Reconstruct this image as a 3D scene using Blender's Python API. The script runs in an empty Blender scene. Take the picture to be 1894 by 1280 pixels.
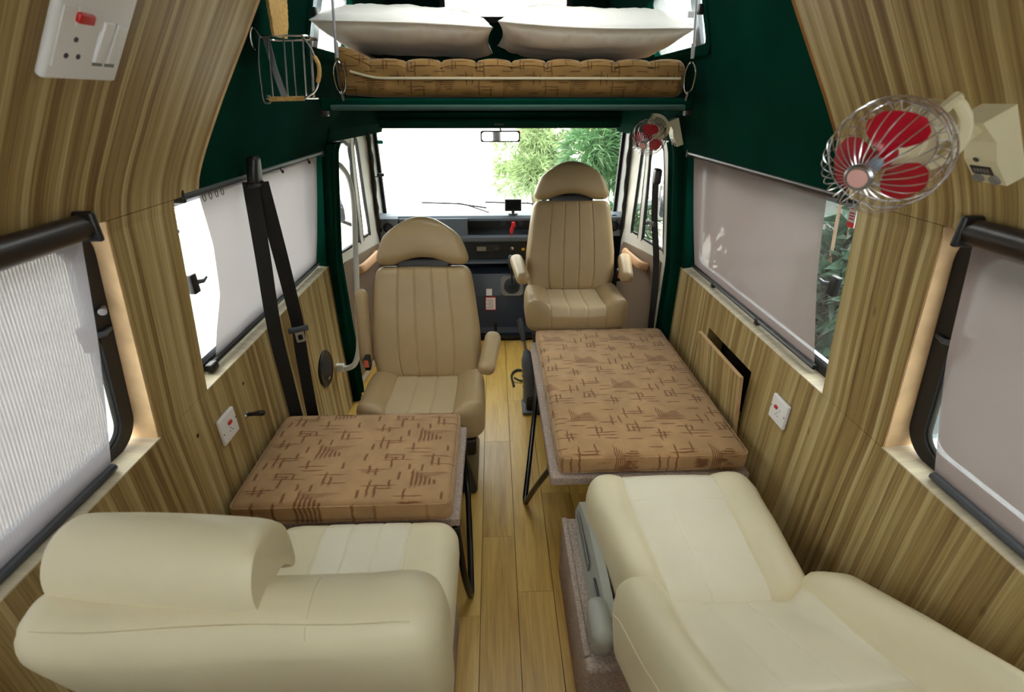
import bpy, bmesh, math, random
from mathutils import Vector, Matrix, noise

random.seed(7)
SC = bpy.context.scene
COL = SC.collection

# ---------------------------------------------------------------- camera
F_PX = 894.0
PITCH = math.atan(458 / F_PX)
YAW = math.atan(36 * math.cos(PITCH) / F_PX)
cam_d = bpy.data.cameras.new('camera')
cam_d.sensor_width = 36.0
cam_d.lens = F_PX / 1894 * 36
cam_d.clip_start = 0.02
cam_d.dof.use_dof = True
cam_d.dof.focus_distance = 2.3
cam_d.dof.aperture_fstop = 4.5
cam = bpy.data.objects.new('camera', cam_d)
COL.objects.link(cam)
cam.location = (0, 0, 1.70)
cam.rotation_euler = (math.pi / 2 - PITCH, 0, -YAW)
SC.camera = cam

# ---------------------------------------------------------------- sky: bright even overcast
world = bpy.data.worlds.new('overcast')
SC.world = world
world.use_nodes = True
bg = world.node_tree.nodes['Background']
bg.inputs[0].default_value = (1.0, 0.985, 0.955, 1)
bg.inputs[1].default_value = 6.0

vs = SC.view_settings
vs.view_transform = 'Standard'
vs.look = 'None'
vs.exposure = 0.80
vs.gamma = 1.0
vs.use_curve_mapping = False
SC.cycles.use_denoising = True
SC.cycles.max_bounces = 10
SC.cycles.diffuse_bounces = 6
SC.cycles.transparent_max_bounces = 16
SC.cycles.sample_clamp_indirect = 8.0
SC.cycles.caustics_reflective = False
SC.cycles.caustics_refractive = False

XC = 0.048          # centre line of the van

# ---------------------------------------------------------------- helpers
def lin(r, g, b):
    def f(c):
        c /= 255.0
        return c / 12.92 if c <= 0.04045 else ((c + 0.055) / 1.055) ** 2.4
    return (f(r), f(g), f(b), 1)

def interp(x, xs, ys):
    if x <= xs[0]:
        return ys[0]
    for i in range(1, len(xs)):
        if x <= xs[i]:
            k = (x - xs[i - 1]) / (xs[i] - xs[i - 1])
            return ys[i - 1] + k * (ys[i] - ys[i - 1])
    return ys[-1]

def sstep(a, b, x):
    t = min(1, max(0, (x - a) / (b - a)))
    return t * t * (3 - 2 * t)

def mesh(name, vf, m=None, smooth=False, auto=None):
    me = bpy.data.meshes.new(name)
    me.from_pydata([tuple(v) for v in vf[0]], [], vf[1])
    me.validate()
    bm = bmesh.new(); bm.from_mesh(me)
    bmesh.ops.recalc_face_normals(bm, faces=bm.faces)
    for f in bm.faces:
        f.smooth = smooth
    if smooth and auto:
        for e in bm.edges:
            if len(e.link_faces) == 2 and e.calc_face_angle(0) > auto:
                e.smooth = False
    bm.to_mesh(me); bm.free()
    if m:
        me.materials.append(m)
    return me

ROOTM = {}
def obj(name, vf, m, parent=None, smooth=False, auto=math.radians(40), world=False):
    me = vf if isinstance(vf, bpy.types.Mesh) else mesh(name, vf, m, smooth, auto)
    o = bpy.data.objects.new(name, me)
    COL.objects.link(o)
    if parent is not None:
        o.parent = parent
        if world:
            M = ROOTM[parent.name].inverted()
            o.data.transform(M)
    return o

def tag(o, label, cat, group=None):
    o['label'] = label; o['category'] = cat
    if group:
        o['group'] = group
    return o

def root(name, loc, label=None, cat=None, group=None, rotz=0.0, kind=None):
    o = bpy.data.objects.new(name, None)
    o.empty_display_size = 0.05
    COL.objects.link(o)
    o.location = loc
    o.rotation_euler = (0, 0, rotz)
    ROOTM[o.name] = Matrix.Translation(loc) @ Matrix.Rotation(rotz, 4, 'Z')
    if label:
        tag(o, label, cat, group)
    if kind:
        o['kind'] = kind
    return o

def struct(name, vf, m, smooth=False):
    o = obj(name, vf, m, smooth=smooth)
    o['kind'] = 'structure'
    ROOTM[o.name] = Matrix.Identity(4)
    return o

def join(*vfs):
    V, Fc = [], []
    for v, f in vfs:
        n = len(V); V += list(v)
        Fc += [tuple(i + n for i in q) for q in f]
    return V, Fc

def xf(vf, M):
    return [M @ Vector(v) for v in vf[0]], vf[1]

def fn(vf, f):
    return [f(Vector(v)) for v in vf[0]], vf[1]

def frame(o, ex, ey, ez):
    M = Matrix.Identity(4)
    for i, a in enumerate((ex, ey, ez)):
        a = Vector(a)
        for k in range(3):
            M[k][i] = a[k]
    for k in range(3):
        M[k][3] = o[k]
    return M

def box(x0, x1, y0, y1, z0, z1):
    V = [Vector((x, y, z)) for z in (z0, z1) for y in (y0, y1) for x in (x0, x1)]
    return V, [(0, 2, 3, 1), (4, 5, 7, 6), (0, 1, 5, 4), (2, 6, 7, 3), (0, 4, 6, 2), (1, 3, 7, 5)]

def rround(p, hx, hy, hz, r):
    p = Vector(p)
    c = Vector((max(-(hx - r), min(hx - r, p.x)), max(-(hy - r), min(hy - r, p.y)), max(-(hz - r), min(hz - r, p.z))))
    d = p - c
    return c + d.normalized() * r if d.length > 1e-9 else p

def second_material(o, V0, cond, m):
    """give the faces whose undeformed centre meets cond another upholstery"""
    o.data.materials.append(m)
    for pl in o.data.polygons:
        c = Vector((0, 0, 0))
        for k in pl.vertices:
            c += V0[k]
        if cond(c / len(pl.vertices)):
            pl.material_index = 1

def axis_pts(h, r, n, extra=(), rs=4):
    a = [-h + r - r * math.tan(math.radians(45) * k / rs) for k in range(rs, 0, -1)]
    inner = [-(h - r) + 2 * (h - r) * k / n for k in range(n + 1)]
    for e in extra:
        for d in (-.009, -.005, -.0022, 0, .0022, .005, .009):
            if abs(e + d) < h - r - .001:
                inner.append(e + d)
    inner = sorted(inner)
    out = [inner[0]]
    for q in inner[1:]:
        if q - out[-1] > 1e-4:
            out.append(q)
    b = [h - r + r * math.tan(math.radians(45) * k / rs) for k in range(1, rs + 1)]
    return a + out + b

def rbox(hx, hy, hz, r, n=(8, 8, 4), ex=(), ey=(), ez=(), rs=4):
    """rounded box centred on the origin, dense enough to be deformed"""
    X, Y, Z = axis_pts(hx, r, n[0], ex, rs), axis_pts(hy, r, n[1], ey, rs), axis_pts(hz, r, n[2], ez, rs)
    idx, V, Fc = {}, [], []
    def vid(i, j, k):
        key = (i, j, k)
        if key not in idx:
            p = Vector((X[i], Y[j], Z[k]))
            c = Vector((max(-(hx - r), min(hx - r, p.x)), max(-(hy - r), min(hy - r, p.y)), max(-(hz - r), min(hz - r, p.z))))
            d = p - c
            idx[key] = len(V)
            V.append(c + d.normalized() * r if d.length > 1e-9 else p)
        return idx[key]
    nx, ny, nz = len(X) - 1, len(Y) - 1, len(Z) - 1
    for i in range(nx):
        for j in range(ny):
            for k in (0, nz):
                Fc.append((vid(i, j, k), vid(i + 1, j, k), vid(i + 1, j + 1, k), vid(i, j + 1, k)))
    for i in range(nx):
        for k in range(nz):
            for j in (0, ny):
                Fc.append((vid(i, j, k), vid(i + 1, j, k), vid(i + 1, j, k + 1), vid(i, j, k + 1)))
    for j in range(ny):
        for k in range(nz):
            for i in (0, nx):
                Fc.append((vid(i, j, k), vid(i, j + 1, k), vid(i, j + 1, k + 1), vid(i, j, k + 1)))
    return V, Fc

def rb(cx, cy, cz, hx, hy, hz, r, n=(2, 2, 2), rs=3):
    return xf(rbox(hx, hy, hz, r, n, rs=rs), Matrix.Translation((cx, cy, cz)))

def catmull(P, n=6, closed=False):
    P = [Vector(p) for p in P]
    out = []
    N = len(P)
    rng = range(N) if closed else range(N - 1)
    for i in rng:
        p0 = P[(i - 1) % N] if closed or i > 0 else P[0] * 2 - P[1]
        p1, p2 = P[i], P[(i + 1) % N]
        p3 = P[(i + 2) % N] if closed or i + 2 < N else P[-1] * 2 - P[-2]
        for k in range(n):
            t = k / n
            out.append(0.5 * ((2 * p1) + (p2 - p0) * t + (2 * p0 - 5 * p1 + 4 * p2 - p3) * t * t + (3 * p1 - p0 - 3 * p2 + p3) * t ** 3))
    if not closed:
        out.append(P[-1])
    return out

def tube(P, r, seg=8, closed=False, sx=1.0, sy=1.0):
    P = [Vector(p) for p in P]
    N = len(P)
    V, Fc = [], []
    up = None
    for i, p in enumerate(P):
        a = P[(i - 1) % N] if closed or i > 0 else P[i]
        b = P[(i + 1) % N] if closed or i < N - 1 else P[i]
        t = (b - a).normalized()
        if up is None:
            up = Vector((0, 0, 1)) if abs(t.z) < .9 else Vector((0, 1, 0))
        s = t.cross(up)
        if s.length < 1e-6:
            s = t.cross(Vector((1, 0, 0)))
        s.normalize()
        up = s.cross(t).normalized()
        rr = r[i] if isinstance(r, (list, tuple)) else r
        for k in range(seg):
            an = 2 * math.pi * k / seg
            V.append(p + s * math.cos(an) * rr * sx + up * math.sin(an) * rr * sy)
    for i in range(N if closed else N - 1):
        j = (i + 1) % N
        for k in range(seg):
            l = (k + 1) % seg
            Fc.append((i * seg + k, i * seg + l, j * seg + l, j * seg + k))
    if not closed:
        Fc.append(tuple(range(seg)))
        Fc.append(tuple(range((N - 1) * seg, N * seg)))
    return V, Fc

def lathe(prof, seg=24):
    """prof: list of (radius, height) about local z"""
    V, Fc = [], []
    for r, h in prof:
        for k in range(seg):
            a = 2 * math.pi * k / seg
            V.append(Vector((r * math.cos(a), r * math.sin(a), h)))
    for i in range(len(prof) - 1):
        for k in range(seg):
            l = (k + 1) % seg
            Fc.append((i * seg + k, i * seg + l, (i + 1) * seg + l, (i + 1) * seg + k))
    Fc.append(tuple(range(seg)))
    Fc.append(tuple(range((len(prof) - 1) * seg, len(prof) * seg)))
    return V, Fc

def axis_frame(o, d, up=(0, 0, 1)):
    z = Vector(d).normalized()
    u = Vector(up)
    if abs(z.dot(u)) > .98:
        u = Vector((1, 0, 0))
    x = u.cross(z).normalized()
    y = z.cross(x)
    return frame(o, x, y, z)

def rrect(x0, x1, y0, y1, r, n=5):
    """rounded rectangle outline, counter-clockwise"""
    P = []
    for cx, cy, a0 in ((x1 - r, y1 - r, 0), (x0 + r, y1 - r, 90), (x0 + r, y0 + r, 180), (x1 - r, y0 + r, 270)):
        for k in range(n + 1):
            a = math.radians(a0 + 90 * k / n)
            P.append((cx + r * math.cos(a), cy + r * math.sin(a)))
    return P

def plate(outer, holes, n0, n1, mp):
    """2-D outline with holes extruded from n0 to n1; mp(s,t,n)->Vector"""
    bm = bmesh.new()
    loops = []
    for lp in [outer] + list(holes):
        vs_ = [bm.verts.new((p[0], p[1], 0)) for p in lp]
        loops.append(vs_)
        for i in range(len(vs_)):
            bm.edges.new((vs_[i], vs_[(i + 1) % len(vs_)]))
    bmesh.ops.triangle_fill(bm, use_beauty=True, use_dissolve=False, edges=bm.edges[:])
    bm.verts.index_update()
    base = [v.co.copy() for v in bm.verts]
    tri = [tuple(v.index for v in f.verts) for f in bm.faces]
    lidx = [[v.index for v in lp] for lp in loops]
    bm.free()
    N = len(base)
    V = [mp(p.x, p.y, n0) for p in base] + [mp(p.x, p.y, n1) for p in base]
    Fc = list(tri) + [tuple(i + N for i in reversed(t)) for t in tri]
    for lp in lidx:
        for i in range(len(lp)):
            a, b = lp[i], lp[(i + 1) % len(lp)]
            Fc.append((a, b, b + N, a + N))
    return V, Fc

def ring(outer, inner, n0, n1, mp):
    """ring between two outlines with equal point counts"""
    N = len(outer)
    V = []
    for lp, n in ((outer, n0), (inner, n0), (inner, n1), (outer, n1)):
        V += [mp(p[0], p[1], n) for p in lp]
    Fc = []
    for q in range(4):
        for i in range(N):
            j = (i + 1) % N
            Fc.append((q * N + i, q * N + j, ((q + 1) % 4) * N + j, ((q + 1) % 4) * N + i))
    return V, Fc

def extrude_x(prof, x0, x1):
    N = len(prof)
    V = [Vector((x0, y, z)) for y, z in prof] + [Vector((x1, y, z)) for y, z in prof]
    Fc = [tuple(range(N)), tuple(range(2 * N - 1, N - 1, -1))]
    for i in range(N):
        j = (i + 1) % N
        Fc.append((i, j, j + N, i + N))
    return V, Fc

# ---------------------------------------------------------------- materials
def newmat(name):
    m = bpy.data.materials.new(name)
    m.use_nodes = True
    nt = m.node_tree
    return m, nt, nt.nodes['Principled BSDF']

def N(nt, t, **kw):
    n = nt.nodes.new(t)
    for k, v in kw.items():
        setattr(n, k, v)
    return n

def plain(name, c, rough=.5, metal=0.0, bump=0, bscale=200, spec=None, var=0.0, vscale=6, sheen=0):
    m, nt, b = newmat(name)
    b.inputs['Base Color'].default_value = c
    b.inputs['Roughness'].default_value = rough
    b.inputs['Metallic'].default_value = metal
    if spec is not None:
        b.inputs['Specular IOR Level'].default_value = spec
    if sheen:
        b.inputs['Sheen Weight'].default_value = sheen
    if bump or var:
        tc = N(nt, 'ShaderNodeTexCoord')
    if bump:
        no = N(nt, 'ShaderNodeTexNoise'); no.inputs['Scale'].default_value = bscale; no.inputs['Detail'].default_value = 3
        nt.links.new(tc.outputs['Object'], no.inputs['Vector'])
        bu = N(nt, 'ShaderNodeBump'); bu.inputs['Strength'].default_value = bump; bu.inputs['Distance'].default_value = .002
        nt.links.new(no.outputs['Fac'], bu.inputs['Height'])
        nt.links.new(bu.outputs['Normal'], b.inputs['Normal'])
    if var:
        n2 = N(nt, 'ShaderNodeTexNoise'); n2.inputs['Scale'].default_value = vscale; n2.inputs['Detail'].default_value = 4
        nt.links.new(tc.outputs['Object'], n2.inputs['Vector'])
        mx = N(nt, 'ShaderNodeMix', data_type='RGBA', blend_type='MIX')
        mx.inputs['A'].default_value = tuple(v * (1 - var) for v in c[:3]) + (1,)
        mx.inputs['B'].default_value = tuple(min(1, v * (1 + var)) for v in c[:3]) + (1,)
        mr = N(nt, 'ShaderNodeMapRange'); mr.inputs['From Min'].default_value = .3; mr.inputs['From Max'].default_value = .7
        nt.links.new(n2.outputs['Fac'], mr.inputs['Value'])
        nt.links.new(mr.outputs['Result'], mx.inputs['Factor'])
        nt.links.new(mx.outputs['Result'], b.inputs['Base Color'])
    return m

def ramp(nt, stops):
    r = N(nt, 'ShaderNodeValToRGB')
    el = r.color_ramp.elements
    el[0].position, el[0].color = stops[0]
    el[1].position, el[1].color = stops[-1]
    for p, c in stops[1:-1]:
        e = el.new(p); e.color = c
    return r

def wood_stripe(name='striped_laminate', pale=0.0):
    """striped laminate: strips of differing tone stacked along Y, grain running upwards"""
    m, nt, b = newmat(name)
    tc = N(nt, 'ShaderNodeTexCoord')
    L = nt.links.new
    # gentle waviness of the grain
    mp0 = N(nt, 'ShaderNodeMapping'); mp0.inputs['Scale'].default_value = (3, 6, 3)
    L(tc.outputs['Object'], mp0.inputs['Vector'])
    wv = N(nt, 'ShaderNodeTexNoise'); wv.inputs['Scale'].default_value = 1.0; wv.inputs['Detail'].default_value = 2
    L(mp0.outputs['Vector'], wv.inputs['Vector'])
    sc = N(nt, 'ShaderNodeVectorMath', operation='SCALE'); sc.inputs['Scale'].default_value = .012
    L(wv.outputs['Color'], sc.inputs[0])
    ad = N(nt, 'ShaderNodeVectorMath', operation='ADD')
    L(tc.outputs['Object'], ad.inputs[0]); L(sc.outputs['Vector'], ad.inputs[1])
    def noise_(scale, detail, rough=.5):
        mp = N(nt, 'ShaderNodeMapping'); mp.inputs['Scale'].default_value = scale
        L(ad.outputs['Vector'], mp.inputs['Vector'])
        n = N(nt, 'ShaderNodeTexNoise'); n.inputs['Scale'].default_value = 1.0
        n.inputs['Detail'].default_value = detail; n.inputs['Roughness'].default_value = rough
        L(mp.outputs['Vector'], n.inputs['Vector'])
        return n
    # discrete strips
    se = N(nt, 'ShaderNodeSeparateXYZ'); L(ad.outputs['Vector'], se.inputs[0])
    vo = N(nt, 'ShaderNodeTexVoronoi', voronoi_dimensions='1D'); vo.inputs['Scale'].default_value = 62
    L(se.outputs['Y'], vo.inputs['W'])
    strip = N(nt, 'ShaderNodeSeparateColor'); L(vo.outputs['Color'], strip.inputs[0])
    a = noise_((.5, 48, .7), 4, .6)
    g = noise_((2.5, 230, 3.0), 4, .65)
    m1 = N(nt, 'ShaderNodeMath', operation='MULTIPLY'); m1.inputs[1].default_value = .27; L(strip.outputs[0], m1.inputs[0])
    m2 = N(nt, 'ShaderNodeMath', operation='MULTIPLY_ADD'); m2.inputs[1].default_value = .62; L(a.outputs['Fac'], m2.inputs[0]); L(m1.outputs[0], m2.inputs[2])
    m3 = N(nt, 'ShaderNodeMath', operation='MULTIPLY_ADD'); m3.inputs[1].default_value = .52; L(g.outputs['Fac'], m3.inputs[0]); L(m2.outputs[0], m3.inputs[2])
    m4 = N(nt, 'ShaderNodeMath', operation='SUBTRACT'); m4.inputs[1].default_value = .215; L(m3.outputs[0], m4.inputs[0])
    r = ramp(nt, [(.12, lin(84, 62, 34)), (.32, lin(126, 100, 60)), (.47, lin(158, 134, 86)), (.60, lin(180, 160, 112)), (.82, lin(216, 202, 162))])
    if pale:  # blend towards cream paints in the window light on the sills
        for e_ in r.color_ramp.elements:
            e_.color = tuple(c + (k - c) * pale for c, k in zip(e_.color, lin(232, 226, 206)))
    L(m4.outputs[0], r.inputs[0])
    # small dark knots
    mk = N(nt, 'ShaderNodeMapping'); mk.inputs['Scale'].default_value = (2, 9, 3.2); L(ad.outputs['Vector'], mk.inputs['Vector'])
    vk = N(nt, 'ShaderNodeTexVoronoi'); vk.inputs['Scale'].default_value = 1.3; L(mk.outputs['Vector'], vk.inputs['Vector'])
    kr = N(nt, 'ShaderNodeMapRange'); kr.inputs['From Min'].default_value = .03; kr.inputs['From Max'].default_value = .09
    kr.inputs['To Min'].default_value = .55; kr.inputs['To Max'].default_value = 0; L(vk.outputs['Distance'], kr.inputs['Value'])
    mx = N(nt, 'ShaderNodeMix', data_type='RGBA'); mx.inputs['B'].default_value = lin(92, 68, 36)
    L(kr.outputs['Result'], mx.inputs['Factor']); L(r.outputs['Color'], mx.inputs['A'])
    L(mx.outputs['Result'], b.inputs['Base Color'])
    b.inputs['Roughness'].default_value = .42
    b.inputs['Specular IOR Level'].default_value = .35
    return m

def floor_wood():
    m, nt, b = newmat('oak_laminate')
    L = nt.links.new
    tc = N(nt, 'ShaderNodeTexCoord'); oi = N(nt, 'ShaderNodeObjectInfo')
    off = N(nt, 'ShaderNodeVectorMath', operation='SCALE'); off.inputs['Scale'].default_value = 37
    cv = N(nt, 'ShaderNodeCombineXYZ')
    for k in range(3):
        L(oi.outputs['Random'], cv.inputs[k])
    L(cv.outputs[0], off.inputs[0])
    ad = N(nt, 'ShaderNodeVectorMath', operation='ADD'); L(tc.outputs['Object'], ad.inputs[0]); L(off.outputs[0], ad.inputs[1])
    def noise_(s, d, dist=0):
        mp = N(nt, 'ShaderNodeMapping'); mp.inputs['Scale'].default_value = s; L(ad.outputs[0], mp.inputs['Vector'])
        n = N(nt, 'ShaderNodeTexNoise'); n.inputs['Scale'].default_value = 1; n.inputs['Detail'].default_value = d
        n.inputs['Distortion'].default_value = dist; n.inputs['Roughness'].default_value = .6
        L(mp.outputs[0], n.inputs['Vector']); return n
    a = noise_((16, 1.6, 1), 3, .6); g = noise_((170, 5, 1), 4)
    m1 = N(nt, 'ShaderNodeMath', operation='MULTIPLY'); m1.inputs[1].default_value = .5; L(a.outputs['Fac'], m1.inputs[0])
    m2 = N(nt, 'ShaderNodeMath', operation='MULTIPLY_ADD'); m2.inputs[1].default_value = .45; L(g.outputs['Fac'], m2.inputs[0]); L(m1.outputs[0], m2.inputs[2])
    m3 = N(nt, 'ShaderNodeMath', operation='MULTIPLY_ADD'); m3.inputs[1].default_value = .16; L(oi.outputs['Random'], m3.inputs[0]); L(m2.outputs[0], m3.inputs[2])
    r = ramp(nt, [(.28, lin(148, 108, 42)), (.45, lin(188, 148, 66)), (.6, lin(208, 170, 86)), (.8, lin(226, 192, 114))])
    L(m3.outputs[0], r.inputs[0]); L(r.outputs[0], b.inputs['Base Color'])
    b.inputs['Roughness'].default_value = .38
    return m

def print_fabric(name, base, mark, hatch_seed=3, scale=1.0, rot=0.0, upright=False):
    """suede-like fabric printed with sketchy crossed strokes that repeat in half-drop"""
    m, nt, b = newmat(name)
    L = nt.links.new
    tc = N(nt, 'ShaderNodeTexCoord')
    mp = N(nt, 'ShaderNodeMapping'); mp.inputs['Scale'].default_value = (scale / .30, scale / .20, scale / .20); mp.inputs['Rotation'].default_value = (math.radians(90) if upright else 0, 0, rot)
    L(tc.outputs['Object'], mp.inputs['Vector'])
    # wobble for a hand-drawn edge
    nz = N(nt, 'ShaderNodeTexNoise'); nz.inputs['Scale'].default_value = 7; nz.inputs['Detail'].default_value = 3
    L(mp.outputs[0], nz.inputs['Vector'])
    c0 = N(nt, 'ShaderNodeVectorMath', operation='SUBTRACT'); c0.inputs[1].default_value = (.5, .5, .5); L(nz.outputs['Color'], c0.inputs[0])
    s0 = N(nt, 'ShaderNodeVectorMath', operation='SCALE'); s0.inputs['Scale'].default_value = .045; L(c0.outputs[0], s0.inputs[0])
    ad = N(nt, 'ShaderNodeVectorMath', operation='ADD'); L(mp.outputs[0], ad.inputs[0]); L(s0.outputs[0], ad.inputs[1])
    se = N(nt, 'ShaderNodeSeparateXYZ'); L(ad.outputs[0], se.inputs[0])
    fl = N(nt, 'ShaderNodeMath', operation='FLOOR'); L(se.outputs['Y'], fl.inputs[0])
    hd = N(nt, 'ShaderNodeMath', operation='MULTIPLY_ADD'); hd.inputs[1].default_value = .37; L(fl.outputs[0], hd.inputs[0]); L(se.outputs['X'], hd.inputs[2])
    fx = N(nt, 'ShaderNodeMath', operation='FRACT'); L(hd.outputs[0], fx.inputs[0])
    fy = N(nt, 'ShaderNodeMath', operation='FRACT'); L(se.outputs['Y'], fy.inputs[0])
    cb = N(nt, 'ShaderNodeCombineXYZ'); L(fx.outputs[0], cb.inputs[0]); L(fy.outputs[0], cb.inputs[1])
    S = []
    def h(x, y, l, t=.022): S.append((x, y, l / 2, t / 2 * 1.25))
    def v(x, y, l, t=.018): S.append((x, y, t / 2, l / 2))
    T = .020
    # box with a flag
    h(.12, .30, .12, T); h(.15, .47, .11, T); v(.09, .38, .20, T); v(.20, .42, .30, T); h(.27, .37, .22, T); v(.145, .36, .14, T); h(.17, .40, .05, T)
    # spiky wedge of hatching
    for i in range(6):
        h(.60 + .016 * i, .60 + .042 * i, .36 - .055 * i, .021)
    for i in range(5):
        v(.49 + .022 * i, .78 - .02 * i, .34 - .05 * i, .011)
    # crossing ticks
    h(.40, .17, .19, T); h(.45, .24, .15, T); v(.41, .21, .28, T); v(.455, .19, .18, T)
    h(.78, .21, .30, T); h(.84, .28, .22, T); v(.74, .30, .30, T); h(.88, .13, .14, T); h(.70, .40, .14, T); v(.79, .36, .14, T)
    h(.20, .77, .26, T); h(.25, .83, .18, T); v(.12, .80, .28, T); v(.30, .88, .22, T); h(.90, .55, .19, T); v(.94, .60, .26, T); h(.36, .55, .12, T)
    h(.55, .47, .16, T); h(.38, .68, .14, T); h(.97, .90, .20, T); v(.03, .62, .20, T); h(.12, .10, .16, T)
    acc = None
    for (x, y, hx_, hy_) in S:
        d = N(nt, 'ShaderNodeVectorMath', operation='SUBTRACT'); d.inputs[1].default_value = (x, y, 0); L(cb.outputs[0], d.inputs[0])
        a = N(nt, 'ShaderNodeVectorMath', operation='ABSOLUTE'); L(d.outputs[0], a.inputs[0])
        q = N(nt, 'ShaderNodeVectorMath', operation='DIVIDE'); q.inputs[1].default_value = (hx_, hy_, 1); L(a.outputs[0], q.inputs[0])
        s = N(nt, 'ShaderNodeSeparateXYZ'); L(q.outputs[0], s.inputs[0])
        mxx = N(nt, 'ShaderNodeMath', operation='MAXIMUM'); L(s.outputs[0], mxx.inputs[0]); L(s.outputs[1], mxx.inputs[1])
        if acc is None:
            acc = mxx
        else:
            mn = N(nt, 'ShaderNodeMath', operation='MINIMUM'); L(acc.outputs[0], mn.inputs[0]); L(mxx.outputs[0], mn.inputs[1]); acc = mn
    mr = N(nt, 'ShaderNodeMapRange'); mr.inputs['From Min'].default_value = .7; mr.inputs['From Max'].default_value = 1.25
    mr.inputs['To Min'].default_value = .85; mr.inputs['To Max'].default_value = 0; L(acc.outputs[0], mr.inputs['Value'])
    n2 = N(nt, 'ShaderNodeTexNoise'); n2.inputs['Scale'].default_value = 14; n2.inputs['Detail'].default_value = 4; L(tc.outputs['Object'], n2.inputs['Vector'])
    rb_ = ramp(nt, [(.3, tuple(c * .86 for c in base[:3]) + (1,)), (.7, tuple(min(1, c * 1.1) for c in base[:3]) + (1,))])
    L(n2.outputs['Fac'], rb_.inputs[0])
    mx = N(nt, 'ShaderNodeMix', data_type='RGBA'); mx.inputs['B'].default_value = mark
    L(mr.outputs['Result'], mx.inputs['Factor']); L(rb_.outputs[0], mx.inputs['A'])
    L(mx.outputs['Result'], b.inputs['Base Color'])
    b.inputs['Roughness'].default_value = .95
    b.inputs['Specular IOR Level'].default_value = .1
    b.inputs['Sheen Weight'].default_value = .25
    n3 = N(nt, 'ShaderNodeTexNoise'); n3.inputs['Scale'].default_value = 600; L(tc.outputs['Object'], n3.inputs['Vector'])
    bu = N(nt, 'ShaderNodeBump'); bu.inputs['Strength'].default_value = .25; bu.inputs['Distance'].default_value = .001
    L(n3.outputs['Fac'], bu.inputs['Height']); L(bu.outputs[0], b.inputs['Normal'])
    return m

def thin_glass(name, tint=(.95, .98, .97, 1), refl=.06, haze=0.0):
    m = bpy.data.materials.new(name); m.use_nodes = True
    nt = m.node_tree; nt.nodes.clear(); L = nt.links.new
    out = N(nt, 'ShaderNodeOutputMaterial')
    tr = N(nt, 'ShaderNodeBsdfTransparent'); tr.inputs[0].default_value = tint
    gl = N(nt, 'ShaderNodeBsdfGlossy'); gl.inputs['Roughness'].default_value = .02
    fr = N(nt, 'ShaderNodeLayerWeight'); fr.inputs['Blend'].default_value = .12
    mr = N(nt, 'ShaderNodeMapRange'); mr.inputs['To Min'].default_value = refl * .5; mr.inputs['To Max'].default_value = .5
    L(fr.outputs['Fresnel'], mr.inputs['Value'])
    mx = N(nt, 'ShaderNodeMixShader'); L(mr.outputs['Result'], mx.inputs[0]); L(tr.outputs[0], mx.inputs[1]); L(gl.outputs[0], mx.inputs[2])
    last = mx
    if haze:
        df = N(nt, 'ShaderNodeBsdfTranslucent'); df.inputs[0].default_value = (.9, .92, .92, 1)
        m2 = N(nt, 'ShaderNodeMixShader'); m2.inputs[0].default_value = haze
        L(mx.outputs[0], m2.inputs[1]); L(df.outputs[0], m2.inputs[2]); last = m2
    L(last.outputs[0], out.inputs[0])
    return m

def blind_mat(name, col, clear=.16, transl=.62, rib=0):
    m = bpy.data.materials.new(name); m.use_nodes = True
    nt = m.node_tree; nt.nodes.clear(); L = nt.links.new
    out = N(nt, 'ShaderNodeOutputMaterial')
    df = N(nt, 'ShaderNodeBsdfDiffuse'); df.inputs[0].default_value = col
    tl = N(nt, 'ShaderNodeBsdfTranslucent'); tl.inputs[0].default_value = col
    tp = N(nt, 'ShaderNodeBsdfTransparent')
    a = N(nt, 'ShaderNodeMixShader'); a.inputs[0].default_value = transl; L(df.outputs[0], a.inputs[1]); L(tl.outputs[0], a.inputs[2])
    c = N(nt, 'ShaderNodeMixShader'); c.inputs[0].default_value = clear; L(a.outputs[0], c.inputs[1]); L(tp.outputs[0], c.inputs[2])
    if rib:
        tc = N(nt, 'ShaderNodeTexCoord')
        wv = N(nt, 'ShaderNodeTexWave', wave_type='BANDS', bands_direction='Y'); wv.inputs['Scale'].default_value = rib
        L(tc.outputs['Object'], wv.inputs['Vector'])
        mr = N(nt, 'ShaderNodeMapRange'); mr.inputs['To Min'].default_value = clear * .35; mr.inputs['To Max'].default_value = clear * 1.6
        L(wv.outputs['Fac'], mr.inputs['Value']); L(mr.outputs[0], c.inputs[0])
    L(c.outputs[0], out.inputs[0])
    return m

M_WOOD = wood_stripe()
M_SILL_LIT = wood_stripe('lit_striped_sill', .55)  # same laminate lightened; window light on the upward faces put into the colour
M_FLOOR = floor_wood()
M_RAW = plain('raw_pine_edge', lin(205, 172, 130), .6, var=.12, vscale=20)
M_EDGE = plain('panel_edge_wood', lin(150, 104, 52), .55, var=.15, vscale=20)
M_GREEN = plain('green_felt', lin(3, 45, 35), 1.0, bump=.5, bscale=350, spec=.03, var=.18, vscale=5)
M_SKIN = plain('painted_body', lin(225, 225, 222), .4)
M_TAN = plain('tan_leatherette', lin(170, 146, 108), .40, bump=.12, bscale=420, var=.05, vscale=7)
M_TAN2 = plain('pale_tan_leatherette', lin(188, 168, 134), .42, bump=.15, bscale=600, var=.04, vscale=7)
M_TANSEAM = plain('tan_seam', lin(150, 128, 96), .6)
M_CREAM = plain('cream_leatherette', lin(222, 212, 181), .45, bump=.10, bscale=420, var=.03, vscale=6)
M_CREAM2 = plain('pale_perforated_vinyl', lin(226, 219, 198), .5, bump=.2, bscale=900, var=.02, vscale=6)
M_CARPET = plain('greige_carpet', lin(172, 156, 146), 1.0, bump=.9, bscale=260, spec=.05, var=.30, vscale=160)
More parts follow.
